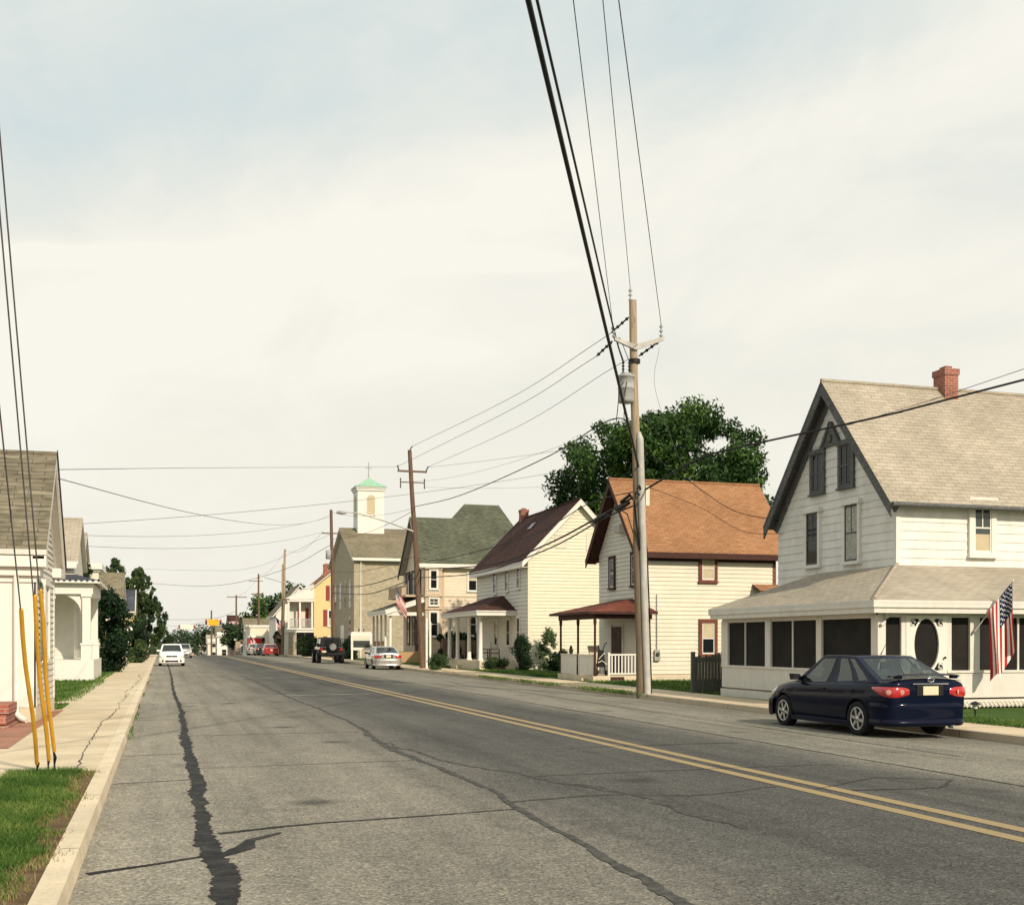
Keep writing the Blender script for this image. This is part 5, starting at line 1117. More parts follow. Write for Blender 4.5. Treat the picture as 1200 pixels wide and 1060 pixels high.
S = (12.95, 32.2, 11.05); E = (5.75, 15.85, 11.0); wire('thin line to the left insulator of the near pole crossarm', [S, E, ext(S, E, 4.0)], .0085, 'wire', group=G1)
S = (13.55, 32.3, 12.3); E = (6.82, 17.4, 12.0); wire('thin line to the top insulator of the near pole', [S, E, ext(S, E, 4.0)], .0085, 'wire', group=G1)
S = (14.52, 32.2, 11.25); E = (6.52, 15.99, 11.2); wire('thin line to the right insulator of the near pole crossarm', [S, E, ext(S, E, 4.0)], .0095, 'wire', group=G1)
G2 = 'overhead cables between the near pole and the leaning pole'
wire('upper thin line from the near pole down to the top of the leaning pole', [(13.15, 32.8, 11.07), (14.58, 48.0, 12.28), (14.4, 68.3, 13.4)], .010, 'wire', group=G2)
wire('second thin line from the left end of the near crossarm to the leaning pole', [(12.63, 32.75, 10.3), (14.58, 48.0, 11.76), (13.6, 68.3, 12.2)], .010, 'wire', group=G2)
wire('third thin line from the near crossarm to the right arm of the leaning pole', [(14.05, 32.8, 10.42), (13.77, 34.5, 10.37), (14.97, 48.0, 11.08), (15.38, 68.2, 12.2)], .009, 'wire', group=G2)
wire('dark sagging cable from below the transformer to the leaning pole', [(13.8, 32.3, 8.05), (13.77, 34.5, 8.75), (14.46, 43.0, 8.88), (14.58, 57.0, 9.11), (14.62, 68.4, 9.8)], .020, group=G2)
wire('faint upper strand beside the dark sagging cable', [(13.8, 32.3, 8.5), (14.5, 68.4, 11.3)], .006, 'wire', group=G2)
wire('heavy black cable crossing the pale yellow gable to the leaning pole', [(13.78, 32.1, 6.1), (13.72, 34.6, 5.8), (14.46, 43.0, 5.45), (14.75, 52.0, 5.26), (14.9, 68.3, 6.0)], .032, group=G2)
wire('lower of the two heavy black cables crossing the pale yellow gable', [(13.78, 32.1, 5.8), (13.69, 34.8, 5.62), (14.46, 43.0, 5.25), (14.67, 54.0, 4.98), (14.92, 68.3, 5.5)], .026, group=G2)
wire('cable climbing from the maroon roof to the near pole', [(13.8, 32.2, 6.2), (13.99, 37.0, 6.36), (14.72, 46.0, 6.06), (14.41, 60.0, 6.05), (14.85, 68.3, 6.7)], .016, group=G2)
sp1, sp2 = (13.67, 33.1, 5.84), (13.7, 35.3, 5.68)
s = thing('cable_splice', 'black splice case on the heavy cable closest to the near pole', 'splice case', sp1)
MB().tube([(13.63, 32.6, 5.86), sp1, (13.7, 33.8, 5.79)], [.05, .085, .055], 10).tube([(13.62, 32.5, 6.09), (13.62, 33.2, 5.96)], .05, 8).build('case', M['plastic'], s, local=False); MB().tube([(13.59, 32.5, 6.14), (13.73, 32.3, 5.81), (13.77, 32.2, 4.51), (13.85, 32.2, 3.22)], .03, 6).build('lead', M['cable'], s)
s = thing('cable_splice', 'long black splice case farther along the heavy cable, before the brown gable', 'splice case', sp2)
MB().tube([(13.7, 34.6, 5.74), sp2, (13.72, 35.9, 5.62)], [.045, .08, .045], 10).build('case', M['plastic'], s); MB().tube([(13.8, 34.2, 5.95), (13.82, 33.2, 5.6), (13.83, 32.4, 4.53)], .018, 6).build('lead', M['cable'], s)
G3 = 'cables from the near pole along the right side and to the houses'
X = 14.0
wire('thick black cable running from the near pole past the white gable towards the right', [(13.95, 32.1, 6.22), (14.0, 28.52, 6.61), (14.0, 25.67, 6.52), (14.0, 20.03, 6.2), (14.0, 16.19, 6.07), ext((14.0, 20.03, 6.2), (14.0, 16.19, 6.07), 9)], (.030, .017), group=G3)
wire('thin strand above the thick cable in front of the tan roof', [(14.02, 21.58, 6.25), (14.02, 18.46, 6.23), (14.02, 16.21, 6.26), ext((14.02, 18.46, 6.23), (14.02, 16.21, 6.26), 12)], .006, 'wire', group=G3)
wire('service drop sagging over the orange roof to the white gabled house', [(13.95, 32.35, 7.5), (15.61, 32.5, 6.58), (17.03, 32.3, 5.71), (18.28, 31.6, 5.35)], .012, group=G3)
wire('thinner service drop below the other over the orange roof', [(13.95, 32.35, 6.4), (15.96, 32.5, 5.8), (17.32, 32.3, 5.08), (18.28, 31.5, 4.95)], .008, group=G3)
wire('faint strand from the near crossarm down across the big tree', [(14.5, 32.3, 10.6), (14.42, 32.4, 9.31), (15.38, 32.5, 7.07), (16.2, 32.4, 6.04)], .005, 'wire', group=G3)
G4 = 'overhead cables between the leaning pole, the church pole and the left houses'
wire('near level line from the small left house gable to the leaning pole crossarm', [(-2.1, 25.3, 5.15), (1.85, 45.0, 8.21), (13.6, 68.3, 12.15)], .009, 'wire', group=G4)
wire('slanting line from the small left house gable to the church pole', [(-2.1, 25.4, 5.0), (14.43, 103, 13.0)], .010, 'wire', group=G4)
wire('level line from the leaning pole over the green roof to the dense tree', [(15.36, 68.3, 12.2), (27.5, 60, 13.6)], .009, 'wire', group=G4)
wire('long line rising from the left houses to the tree on the right', [(-3.6, 55, 6.9), (25.0, 69, 12.6)], .012, 'wire', group=G4)
wire('pale line from the tan left roof to the church pole top', [(-3.6, 55, 6.4), (14.4, 103, 12.8)], .011, 'wire', group=G4)
wire('lowest pale line from the tan left roof to the church pole crossarm', [(-3.6, 56, 6.0), (13.7, 102.9, 11.4)], .011, 'wire', group=G4)
wire('line from the church pole top to the leaning pole at lamp height', [(14.43, 103, 13.2), (14.55, 68.4, 9.7)], .011, 'wire', group=G4)
wire('black sagging cable in front of the church wall, upper of two', [(14.9, 68.3, 6.05), (14.66, 82.0, 5.85), (14.72, 92.0, 6.06), (14.6, 102.9, 6.6)], .030, group=G4)
wire('black sagging cable in front of the church wall, lower of two', [(14.92, 68.3, 5.6), (14.3, 80.0, 5.09), (14.63, 91.0, 5.41), (14.6, 102.9, 6.0)], .030, group=G4)
wire('thin strand rising across the church roof to the leaning pole', [(14.6, 102.9, 10.8), (14.6, 68.3, 9.6)], .014, group=G4)
wire('another thin strand crossing the church wall', [(14.6, 102.9, 7.9), (14.85, 68.3, 6.9)], .014, group=G4)
wire('middle strand from the leaning pole crossarm over the maroon roof to the tree', [(15.2, 68.3, 11.0), (25.2, 69, 11.6)], .007, 'wire', group=G4)
G5 = 'far cables beyond the church pole'
wire('far cable swooping from the church pole to the left trees', [(14.6, 103, 10.4), (11.24, 115.0, 8.67), (5.36, 130.0, 7.78), (-3.4, 150, 9.0)], .020, group=G5)
wire('far thin line above the swooping cable to the left trees', [(14.5, 103, 11.3), (9.01, 118.0, 9.15), (3.56, 130.0, 9.42), (-3.4, 148, 10.6)], .012, 'wire', group=G5)
wire('far line from the church pole to the brown pole by the yellow house', [(14.6, 103, 9.0), (14.58, 122.0, 7.18), (14.6, 146.5, 9.5)], .018, group=G5)
wire('line from the church pole crossarm to the brown pole by the yellow house', [(13.7, 103, 11.4), (14.2, 124, 11.3), (14.7, 146.5, 13.0)], .012, 'wire', group=G5)
wire('far line from the brown pole to the grey far pole', [(14.7, 146.5, 12.8), (14.7, 167, 11.8), (14.75, 188, 12.2)], .014, 'wire', group=G5)
wire('lower far line from the brown pole to the grey far pole', [(14.5, 146.5, 7.0), (14.6, 167, 6.5), (14.8, 188, 7.0)], .022, group=G5)
wire('farthest line between the grey pole and the pale wrapped pole', [(14.75, 188, 12.0), (14.3, 209, 10.6), (13.8, 230, 10.4)], .014, 'wire', group=G5)
sgy = 236
wire('span wire carrying the yellow sign and the red signal heads', [(-6, 238, 6.5), (2, 237, 6.05), (9.6, 236, 6.3), (13.8, 230, 7.6)], .03, group=G5)
wire('farther span wire carrying the pale sign', [(-7, 301, 6.4), (2, 300.5, 5.7), (6, 300, 5.9), (13, 300, 7.4)], .03, group=G5)
sy = thing('hanging_sign', 'yellow hanging road sign between two red signal heads over the far street', 'sign', (9.7, sgy, 5.0))
MB().box(8.75, 10.75, sgy-.05, sgy+.05, 4.9, 6.15).build('panel', M['signyellow'], sy, bevel=.02)
for x in (8.9, 10.5): MB().tube([(x, sgy, 6.1), (x, sgy, 6.35)], .03, 5).build('hanger', M['black'], sy)
for x, lab in ((8.35, 'signal head with red lens at the left end of the yellow hanging sign'), (11.1, 'signal head with red lens at the right end of the yellow hanging sign')):
    t = thing('traffic_signal', lab, 'traffic signal', (x, sgy, 5)); MB().box(x-.24, x+.24, sgy-.2, sgy+.2, 5.0, 6.1).tube([(x, sgy, 6.1), (x, sgy, 6.4)], .04, 5).build('housing', M['brickfar'], t, bevel=.03)
    for z in (5.83, 5.55, 5.27): MB().lathe([(.15, 0), (.15, -.06), (.01, -.07)], (x, sgy-.2, z), 'y', 12).build('lens', M['tail' if z > 5.7 else 'black'], t); 
ps = thing('hanging_sign', 'pale hanging sign between two small signals over the far end of the street', 'sign', (5.9, 300, 5.2))
MB().box(4.4, 7.5, 299.95, 300.05, 4.9, 6.0).build('panel', M['signpale'], ps)
for x in (4.1, 7.8): MB().box(x-.2, x+.2, 299.8, 300.1, 4.9, 5.9).build('signal', M['shutter_red'], ps)

# ------------------------------------------------------------------ flags
def flag(label, tip, low, foot, hoist, fly, L, nx, ny, fold, seed, spread=.6, stars=True):
    """stars and stripes hung from a slanted staff: hoist = (start, end) fractions from the tip, fly = hanging direction"""
    t = thing('flag', label, 'flag', foot)
    tip, low, foot = Vector(tip), Vector(low), Vector(foot); ax = low-tip
    MB().tube([foot, tip], [.014, .011], 8).lathe([(.01, -.03), (.028, 0), (.01, .03)], tuple(tip), 'z', 8).build('staff', M['white'], t)
    MB().tube([foot+(foot-tip)*.01, foot+(tip-foot)*.05], .03, 8).build('bracket', M['grey'], t)
    fly = Vector(fly).normalized(); side = ax.cross(fly).normalized(); m = MB(); r = random.Random(seed)
    for i in range(nx+1):
        s = i/nx
        for j in range(ny+1):
            q = j/ny; k = 1-(1-spread)*s**.8
            h = tip + ax*(hoist[0]+(hoist[1]-hoist[0])*(.5+(q-.5)*k - .0))
            w = fold*(s**.7)*(math.sin(q*9.5+s*1.3+seed)+.45*math.sin(q*17+2*s)); sag = .12*math.sin(q*6+seed)*s*L
            m.v.append(tuple(h + fly*(L*s*(1-.06*math.sin(q*7+1)) + sag*.2) + side*w + ax.normalized()*(.05*math.sin(q*9.5+s*2+1.6)*s)))
    for i in range(nx):
        for j in range(ny):
            s, q = (i+.5)/nx, (j+.5)/ny; c = 0 if int(q*13) % 2 == 0 else 1
            if s < .4 and q < 7/13:
                c = 2
                if stars:
                    best = 9
                    for a in range(1, 12):
                        for b in range(1, 10):
                            if (a+b) % 2 == 0: best = min(best, math.hypot((s-.4*a/12)*1.6, (q-7/13*b/10)))
                    if best < .019: c = 1
            m.f.append((i*(ny+1)+j, (i+1)*(ny+1)+j, (i+1)*(ny+1)+j+1, i*(ny+1)+j+1)); m.mi.append(c); m.sm.append(True)
    m.build('cloth', [M['flagred'], M['flagwhite'], M['flagblue']], t, fix=False); return t
flag('american flag hanging from the screened porch post of the white house', (19.25, 22.62, 3.07), (18.86, 23.0, 2.35), (18.7, 23.34, 1.83), (.03, 1.0), (.0, -.05, -1), 1.72, 84, 65, .085, 1, 1.02)
flag('american flag on the dark porch post of the peach house', (16.09, 82.0, 5.75), (16.19, 82.2, 4.46), (16.75, 82.8, 3.61), (.02, 1.0), (.55, .1, -.85), 1.55, 48, 39, .09, 2, .9)
flag('faded flag hanging at the white balcony of the yellow house', (13.6, 146.6, 4.75), (14.35, 146.9, 4.1), (15.0, 147.1, 3.6), (.02, 1.0), (.15, 0, -1), 1.9, 26, 26, .06, 3, 1.1, False)
flag('small faded flag among the dark trees behind the red car', (11.8, 166, 2.6), (12.6, 166, 1.7), (12.9, 166, 1.2), (.02, 1.0), (.1, 0, -1), 1.6, 26, 26, .06, 4, .9, False)
flag('small red flag on the far pink building', (11.2, 232, 5.6), (12.0, 232, 4.4), (12.6, 232, 3.8), (.02, 1.0), (.1, 0, -1), 2.0, 26, 26, .06, 5, .9, False)
# ------------------------------------------------------------------ vehicles (local axes: x right, y forward, z up)
def smooth_ao(o, ang=35):
    me = o.data; me.polygons.foreach_set('use_smooth', [True]*len(me.polygons))
    try: me.set_sharp_from_angle(angle=R(ang))
    except Exception: pass
def bake(o):
    """replace a mesh by its evaluated self (modifiers applied)"""
    dg = bpy.context.evaluated_depsgraph_get(); dg.update(); me = bpy.data.meshes.new_from_object(o.evaluated_get(dg))
    old = o.data; o.modifiers.clear(); o.data = me; bpy.data.meshes.remove(old)
def loft(sections, mirror=True):
    m = MB(); n = len(sections[0][1]); rows = []
    for y, half in sections:
        pts = [(x, y, z) for x, z in half] + [(-x, y, z) for x, z in reversed(half[1:-1])]
        rows.append(pts)
    k = len(rows[0])
    for r_ in rows: m.v += r_
    for i in range(len(rows)-1):
        for j in range(k): m.f.append((i*k+j, i*k+(j+1) % k, (i+1)*k+(j+1) % k, (i+1)*k+j))
    m.f.append(tuple(range(k))); m.f.append(tuple(range((len(rows)-1)*k, len(rows)*k)))
    m.mi = [0]*len(m.f); m.sm = [True]*len(m.f); return m
def wheel(t, x, y, r=.315, w=.20, rim='rim', spokes=6, name='wheel'):
    s = 1 if x > 0 else -1
    wh = MB().lathe([(r*.62, -w*.42), (r*.80, -w*.5), (r*.95, -w*.47), (r, -w*.3), (r, w*.3), (r*.95, w*.47), (r*.80, w*.5), (r*.62, w*.42)], (x, y, r), 'x', 28).build(name, M['rubber'], t, local=True)
    m = MB(); o = x+s*w*.38
    m.lathe([(r*.66, 0), (r*.66, s*w*.10), (r*.60, s*w*.09), (r*.585, -s*w*.35)], (o, y, r), 'x', 28); m.lathe([(r*.16, s*.005), (r*.15, s*w*.09), (.001, s*w*.1)], (o, y, r), 'x', 14)
    for k in range(spokes):
        a = 2*math.pi*k/spokes+.2; ca, sa = math.cos(a), math.sin(a); P = []
        for rr, ww in ((r*.1, .050), (r*.62, .062)):
            for q in (-1, 1): P.append((o, y+ca*rr-sa*ww*q*.5*(r/.315), r+sa*rr+ca*ww*q*.5*(r/.315)))
        m.prism([P[0], P[1], P[3], P[2]], (s*w*.075, 0, 0))
    rm = m.build('rim', M[rim], wh, local=True)
    MB().lathe([(r*.58, 0), (r*.58, s*.01)], (o-s*w*.35, y, r), 'x', 20).build('brake', M['black'], wh, local=True)
    return wh
def bil(P, s, t, b=0):
    a = P[0]*(1-s)*(1-t)+P[1]*s*(1-t)+P[2]*s*t+P[3]*(1-s)*t
    n = (P[1]-P[0]+P[2]-P[3]).cross(P[3]-P[0]+P[2]-P[1]).normalized()
    return a + n*b*16*s*(1-s)*t*(1-t), n
def patch(P, b, poly=None, off=0, ns=10, nt=8, s0=0, s1=1, t0=0, t1=1, flip=1, inset=None):
    m = MB(); P = [Vector(p) for p in P]
    for j in range(nt+1):
        for i in range(ns+1):
            t = t0+(t1-t0)*j/nt; a, c = s0, s1
            if inset: a, c = s0+inset[0]*(j/nt), s1-inset[1]*(j/nt)
            s = a+(c-a)*i/ns; p, n = bil(P, s, t, b); m.v.append(tuple(p+n*off*flip))
    for j in range(nt):
        for i in range(ns): m.f.append((j*(ns+1)+i, j*(ns+1)+i+1, (j+1)*(ns+1)+i+1, (j+1)*(ns+1)+i))
    m.mi = [0]*len(m.f); m.sm = [True]*len(m.f); return m
def join(ms):
    o = MB()
    for m in ms: o.add(m.v, m.f, 0, True)
    return o
def car(name, label, loc, rz, paint, L=4.53, W=1.70, H=1.47, detail=2, hatch=False, spoiler=False, group=None, boot=1.06, rimmat='rim', rim_spokes=6, ground=.18):
    t = thing(name, label, 'car', loc, rz, group)
    k = L/4.53; w = W/2; hz = H/1.47; Hc = H
    def sec(y, hw, zb, zs, zt):
        zb, zs, zt = zb*1.0, zs*hz, zt*hz
        return (y*k, [(0, zb), (hw*.78, zb), (hw*.955, zb+.05), (hw*.99, zb+.20), (hw, zb+.40 if zb+.40 < zs-.18 else (zb+zs)/2), (hw*.992, zs-.13), (hw*.965, zs-.045), (hw*.90, zs+(zt-zs)*.25), (hw*.62, zs+(zt-zs)*.8), (hw*.3, zt-.004), (0, zt)])
    if hatch:
        S = [sec(-2.16, w*.84, .42, .90, .98), sec(-2.08, w*.93, .32, .95, 1.02), sec(-1.75, w*.985, .22, .97, 1.04), sec(-1.2, w, .19, .97, 1.03), sec(-.4, w, .18, .95, 1.0), sec(.5, w, .18, .93, .98), sec(1.2, w*.99, .19, .91, 1.0), sec(1.6, w*.97, .2, .85, .95), sec(1.95, w*.92, .22, .76, .84), sec(2.14, w*.82, .27, .66, .72), sec(2.22, w*.66, .33, .56, .60)]
    else:
        S = [sec(-2.185, w*.80, .42, boot-.13, boot-.075), sec(-2.13, w*.89, .34, boot-.10, boot-.02), sec(-1.98, w*.955, .26, boot-.095, boot-.005), sec(-1.7, w*.985, .22, boot-.09, boot), sec(-1.2, w, .19, .955, 1.02), sec(-.4, w, .18, .94, .98), sec(.5, w, .18, .92, .965), sec(1.05, w*.995, .19, .90, .965), sec(1.5, w*.98, .2, .845, .915), sec(1.9, w*.925, .22, .755, .82), sec(2.12, w*.82, .27, .66, .71), sec(2.21, w*.66, .33, .56, .60)]
    m = loft(S); body = m.build('body', [M[paint], M['plastic']], t, local=True)
    sb = body.modifiers.new('s', 'SUBSURF'); sb.levels = 2; bake(body)
    fy, ry, wr = 1.355*k, -1.245*k, .315
    for yy in (fy, ry):
        c = MB().lathe([(.365, -1.2), (.365, 1.2)], (0, yy, wr-.005), 'x', 40).build('cutter', M['plastic'], None, local=True); c.matrix_world = Matrix.Identity(4)
        # cut in the car's own axes: the body's parent transform is undone for the moment
        body.parent = None; body.matrix_world = Matrix.Identity(4)
        bo = body.modifiers.new('b', 'BOOLEAN'); bo.operation = 'DIFFERENCE'; bo.object = c; bo.solver = 'EXACT'; bake(body)
        body.parent = t; body.matrix_parent_inverse = Matrix.Identity(4); bpy.data.objects.remove(c)
    me = body.data
    if len(me.materials) < 2: me.materials.append(M['plastic'])
    for p in me.polygons:
        c = p.center
        for yy in (fy, ry):
            if math.hypot(c.y-yy, c.z-wr+.005) < .37 and abs(p.normal.x) < .3: p.material_index = 1
        if c.z < .21 or (p.normal.z > .5 and abs(c.x) < w*.80 and (-1.50 if not hatch else -1.9)*k < c.y < .98*k and c.z > .8*hz): p.material_index = 1
    smooth_ao(body, 40)
    # inner tub so that the arches are not see-through
    MB().box(-w*.62, w*.62, -1.9*k, 1.95*k, .22, .62).build('underbody', M['plastic'], t, local=True)
    for yy in (fy, ry):
        for s in (-1, 1): wheel(t, s*(w-.105), yy, .315, .20, rimmat, rim_spokes)
    # cabin
    zr = H-.03
    if hatch: A, B, C, D = (w*.92, 1.32*k, .86*hz), (w*.70, .25*k, zr-.045), (w*.68, -1.62*k, zr-.06), (w*.90, -2.06*k, .92*hz)
    else: A, B, C, D = (w*.93, 1.16*k, .84*hz), (w*.70, .16*k, zr-.045), (w*.69, -.80*k, zr-.05), (w*.91, -1.84*k, (boot-.10)*hz)
    f = lambda p: Vector((-p[0], p[1], p[2]))
    A, B, C, D = map(Vector, (A, B, C, D)); r_ = [A, B, C, D]; l_ = [f(p) for p in r_]
    WS = [l_[0], r_[0], r_[1], l_[1]]; RW = [r_[3], l_[3], l_[2], r_[2]]; SR = [r_[0], r_[3], r_[2], r_[1]]; SL = [l_[3], l_[0], l_[1], l_[2]]; RF = [l_[1], r_[1], r_[2], l_[2]]
    SD = [0, .03, .50, .522, .785, .80, .925, 1] if not hatch else [0, .03, .40, .42, .71, .73, .95, 1]
    TD = [0, .05, .35, .65, .93, 1]; WD = [0, .035, .35, .65, .965, 1]
    bw, bs, br = .03, .035, .02
    bm = bmesh.new(); key = {}
    def bend(p):
        x = p.x; q = max(0, (p.z-.9*hz)/(H-.9*hz)); e = 1-(x/(w*.72))**2
        if p.y > B.y*.9: p.y += .10*e*(1-.4*q)+.16*q*max(0, 1-q)
        if p.y < C.y*.9: p.y -= .09*e*(1-.5*q)+.22*q*max(0, 1-q)
        p.x *= 1+.16*q*max(0, 1-q)
        p.z += .03*e*q*q + (.045*(1-((p.y+.3*k)/(1.0*k))**2) if q > .7 else 0)
        return p
    def V_(p):
        kk = (round(p.x, 3), round(p.y, 3), round(p.z, 3))
        if kk not in key: key[kk] = bm.verts.new(bend(p.copy()))
        return key[kk]
    kinds = {}
    def grid(P, sd, td, b, cells):
        P = [Vector(p) for p in P]; G = [[V_(bil(P, s_, t_, b)[0]) for s_ in sd] for t_ in td]
        for j in range(len(td)-1):
            for i in range(len(sd)-1):
                f_ = bm.faces.new((G[j][i], G[j][i+1], G[j+1][i+1], G[j+1][i])); f_.material_index = cells.get((i, j), 0); f_.smooth = True
    wc = {(i, j): 1 for i in (1, 2, 3) for j in (1, 2, 3)}
    grid(WS, WD, TD, bw, wc); grid(RW, WD, TD, bw, {c_: 2 for c_ in wc})
    grid(SR, SD, TD, bs, {(i_, j_): k_ for i_, k_ in ((1, 3), (3, 4), (5, 5)) for j_ in (1, 2, 3)}); RS = [1-x_ for x_ in reversed(SD)]
    grid(SL, RS, TD, bs, {(i_, j_): k_ for i_, k_ in ((5, 3), (3, 4), (1, 5)) for j_ in (1, 2, 3)})
    grid([l_[1], r_[1], r_[2], l_[2]], WD, SD, br, {})
    bmesh.ops.recalc_face_normals(bm, faces=bm.faces)
    me = bpy.data.meshes.new('cabin'); bm.to_mesh(me); bm.free()
    cage = bpy.data.objects.new('cabin', me); COL.objects.link(cage); 
    for i in range(6): me.materials.append(M[paint] if i == 0 else M['carglass'])
    sb = cage.modifiers.new('s', 'SUBSURF'); sb.levels = 3; bake(cage); me = cage.data
    c0 = Vector((0, -.3*k, H*.6)); vs_ = [v.co.copy() for v in me.vertices]; ns_ = [v.normal.copy() for v in me.vertices]
    out = 1 if sum((me.polygons[i].normal.dot(me.polygons[i].center-c0)) for i in range(0, len(me.polygons), 7)) > 0 else -1
    for kind, nm in ((0, 'cabin'), (1, 'windshield'), (2, 'rear_window'), (3, 'side_window'), (4, 'side_window'), (5, 'side_window')):
        for side in ((0,) if kind < 3 else (1, -1)):
            m = MB(); mp = {}
            for p_ in me.polygons:
                if (kind == 0 and p_.material_index == 0) or (kind and p_.material_index == kind and (side == 0 or p_.center.x*side > 0)):
                    ids = []
                    for vi in p_.vertices:
                        if vi not in mp: mp[vi] = len(m.v); m.v.append(tuple(vs_[vi]+ns_[vi]*out*(.004 if kind else 0)))
                        ids.append(mp[vi])
                    m.f.append(tuple(ids)); m.mi.append(0); m.sm.append(True)
            m.build(nm, M[paint] if kind == 0 else M['carglass'], t, local=True)
    bpy.data.objects.remove(cage)
    # cabin fittings seen through the glass
    if detail > 0:
        sx_ = w*.42
        for s in (-1, 1):
            MB().prism([(s*sx_-.23, -.12*k, .9*hz), (s*sx_+.23, -.12*k, .9*hz), (s*sx_+.19, -.30*k, 1.17*hz), (s*sx_-.19, -.30*k, 1.17*hz)], (0, -.12, 0)).box(s*sx_-.11, s*sx_+.11, -.42*k, -.33*k, 1.16*hz, 1.31*hz).build('seat', M['seat'], t, bevel=.03, local=True)
        m = MB().box(-w*.70, w*.70, -1.30*k, -1.08*k, .9*hz, 1.10*hz)
        for x in (-w*.42, w*.42): m.box(x-.12, x+.12, -1.36*k, -1.27*k, 1.08*hz, 1.20*hz)
        m.build('rear_seat', M['seat'], t, bevel=.03, local=True)
        MB().lathe([(.165, 0), (.185, .012), (.165, .024)], (-sx_, .42*k, 1.0*hz), 'y', 16).build('steering_wheel', M['plastic'], t, local=True)
        MB().box(-w*.72, w*.72, .50*k, .92*k, .90*hz, 1.0*hz).build('dashboard', M['plastic'], t, bevel=.04, local=True)
    # lamps follow the body's plan curve at each end
    from mathutils.bvhtree import BVHTree
    bvh = BVHTree.FromPolygons([v.co.copy() for v in body.data.vertices], [tuple(p_.vertices) for p_ in body.data.polygons])
    def onbody(x, y, z, off):
        d = Vector((x, (y-(-1.15 if y < 0 else 1.15)*k)*(.8 if abs(y) > 1.4*k else 0), 0)).normalized()
        hit, n_, i_, _ = bvh.ray_cast(Vector((x, y, z))+d*.5, -d, 1.2)
        return (hit if hit else Vector((x, y, z)))+d*off
    def wrap(pts, z0, z1, off, nz=5, bulge=.010):
        m = MB(); nn_ = 14; n = len(pts)
        L = [np.interp(np.linspace(0, n-1, nn_), range(n), [q_[c_] for q_ in pts]) for c_ in (0, 1)]
        Z0 = np.interp(np.linspace(0, n-1, nn_), range(n), z0); Z1 = np.interp(np.linspace(0, n-1, nn_), range(n), z1)
        for j in range(nz+1):
            q = j/nz
            for i in range(nn_): m.v.append(tuple(onbody(L[0][i], L[1][i], Z0[i]+(Z1[i]-Z0[i])*q, off+bulge*4*q*(1-q) if 0 < i < nn_-1 and 0 < j < nz else -.01)))
        for j in range(nz):
            for i in range(nn_-1): m.f.append((j*nn_+i, j*nn_+i+1, (j+1)*nn_+i+1, (j+1)*nn_+i))
        m.mi = [0]*len(m.f); m.sm = [True]*len(m.f); return m
    bz = boot*hz
    for s in (-1, 1):
        pts = [(s*w*q, y*k) for q, y in (((.46, -2.2), (.62, -2.19), (.76, -2.14), (.87, -2.06), (.94, -1.94), (.975, -1.80), (.985, -1.66)) if not hatch else ((.60, -2.17), (.74, -2.14), (.85, -2.08), (.92, -1.98), (.96, -1.86)))]
        if hatch: z0, z1 = [.74, .73, .73, .76, .80], [.94, .99, 1.02, 1.04, 1.03]
        else: z0, z1 = [bz-.30, bz-.345, bz-.37, bz-.365, bz-.33, bz-.27, bz-.20], [bz-.20, bz-.165, bz-.15, bz-.15, bz-.155, bz-.165, bz-.18]
        tl = wrap(pts, z0, z1, .012).build('tail_light', M['tail'], t, local=True)
        if detail > 1:
            for (qx, qy) in ((.66, -2.18), (.86, -2.07)):
                x, y = s*w*qx, qy*k; z = bz-.26; c = onbody(x, y, z, .026); d = Vector((x, (y+1.15*k)*.8, 0)).normalized()
                mm = MB(); uu = d.cross(Vector((0, 0, 1))); mm.v.append(tuple(c+d*.010))
                for q in range(16): a = 2*math.pi*q/16; mm.v.append(tuple(c+uu*.046*math.cos(a)+Vector((0, 0, .046))*math.sin(a)))
                for q in range(16): mm.f.append((0, 1+q, 1+(q+1) % 16))
                mm.mi = [0]*16; mm.sm = [True]*16; mm.build('reflector', M['lens'], tl, local=True)
        hp = [(s*w*q, y*k) for q, y in ((.46, 2.185), (.60, 2.16), (.72, 2.09), (.83, 1.98), (.90, 1.85), (.93, 1.72))]
        wrap(hp, [.52*hz, .52*hz, .53*hz, .56*hz, .62*hz, .68*hz], [.63*hz, .66*hz, .69*hz, .73*hz, .77*hz, .80*hz], .014).build('headlight', M['headlamp'], t, local=True)
        # mirrors and handles
        mr = MB().prism([(s*(w*.84), .80*k, .95*hz), (s*(w+.12), .76*k, .95*hz), (s*(w+.14), .76*k, 1.07*hz), (s*(w*.92), .80*k, 1.06*hz)], (0, .09, 0)).build('mirror', M[paint if name != 'sedan' else 'plastic'], t, bevel=.025, local=True)
        for yy in (-.10, -1.06): MB().box(*sorted((s*(w-.02), s*(w+.014))), (yy-.09)*k, (yy+.09)*k, .80*hz, .83*hz).build('door_handle', M[paint], t, bevel=.01, local=True)
        if detail > 1:
            dm = MB()
            for path in ([(.98, .90), (.96, .70), (.95, .5), (.96, .30)], [(-.06, .92), (-.05, .7), (-.05, .5), (-.05, .30)], [(-1.20, .94), (-1.14, .80), (-.99, .66), (-.90, .50), (-.87, .30)]):
                P = [Vector(onbody(s*w, yy*k, zz_*hz, -.001)) for yy, zz_ in path]; dm.tube([P[i]*(1-q_)+P[i+1]*q_ for i in range(len(P)-1) for q_ in (0, .5)]+[P[-1]], .0042, 5)
            dm.build('door_seam', M['plastic'], t, local=True)
            MB().prism([(s*w*.955, -1.02*k, .17), (s*w*1.005, -1.0*k, .17), (s*w*1.01, -1.0*k, .25), (s*w*.97, -1.02*k, .27)], (0, 2.0*k, 0)).build('side_skirt', M[paint], t, bevel=.01, local=True)
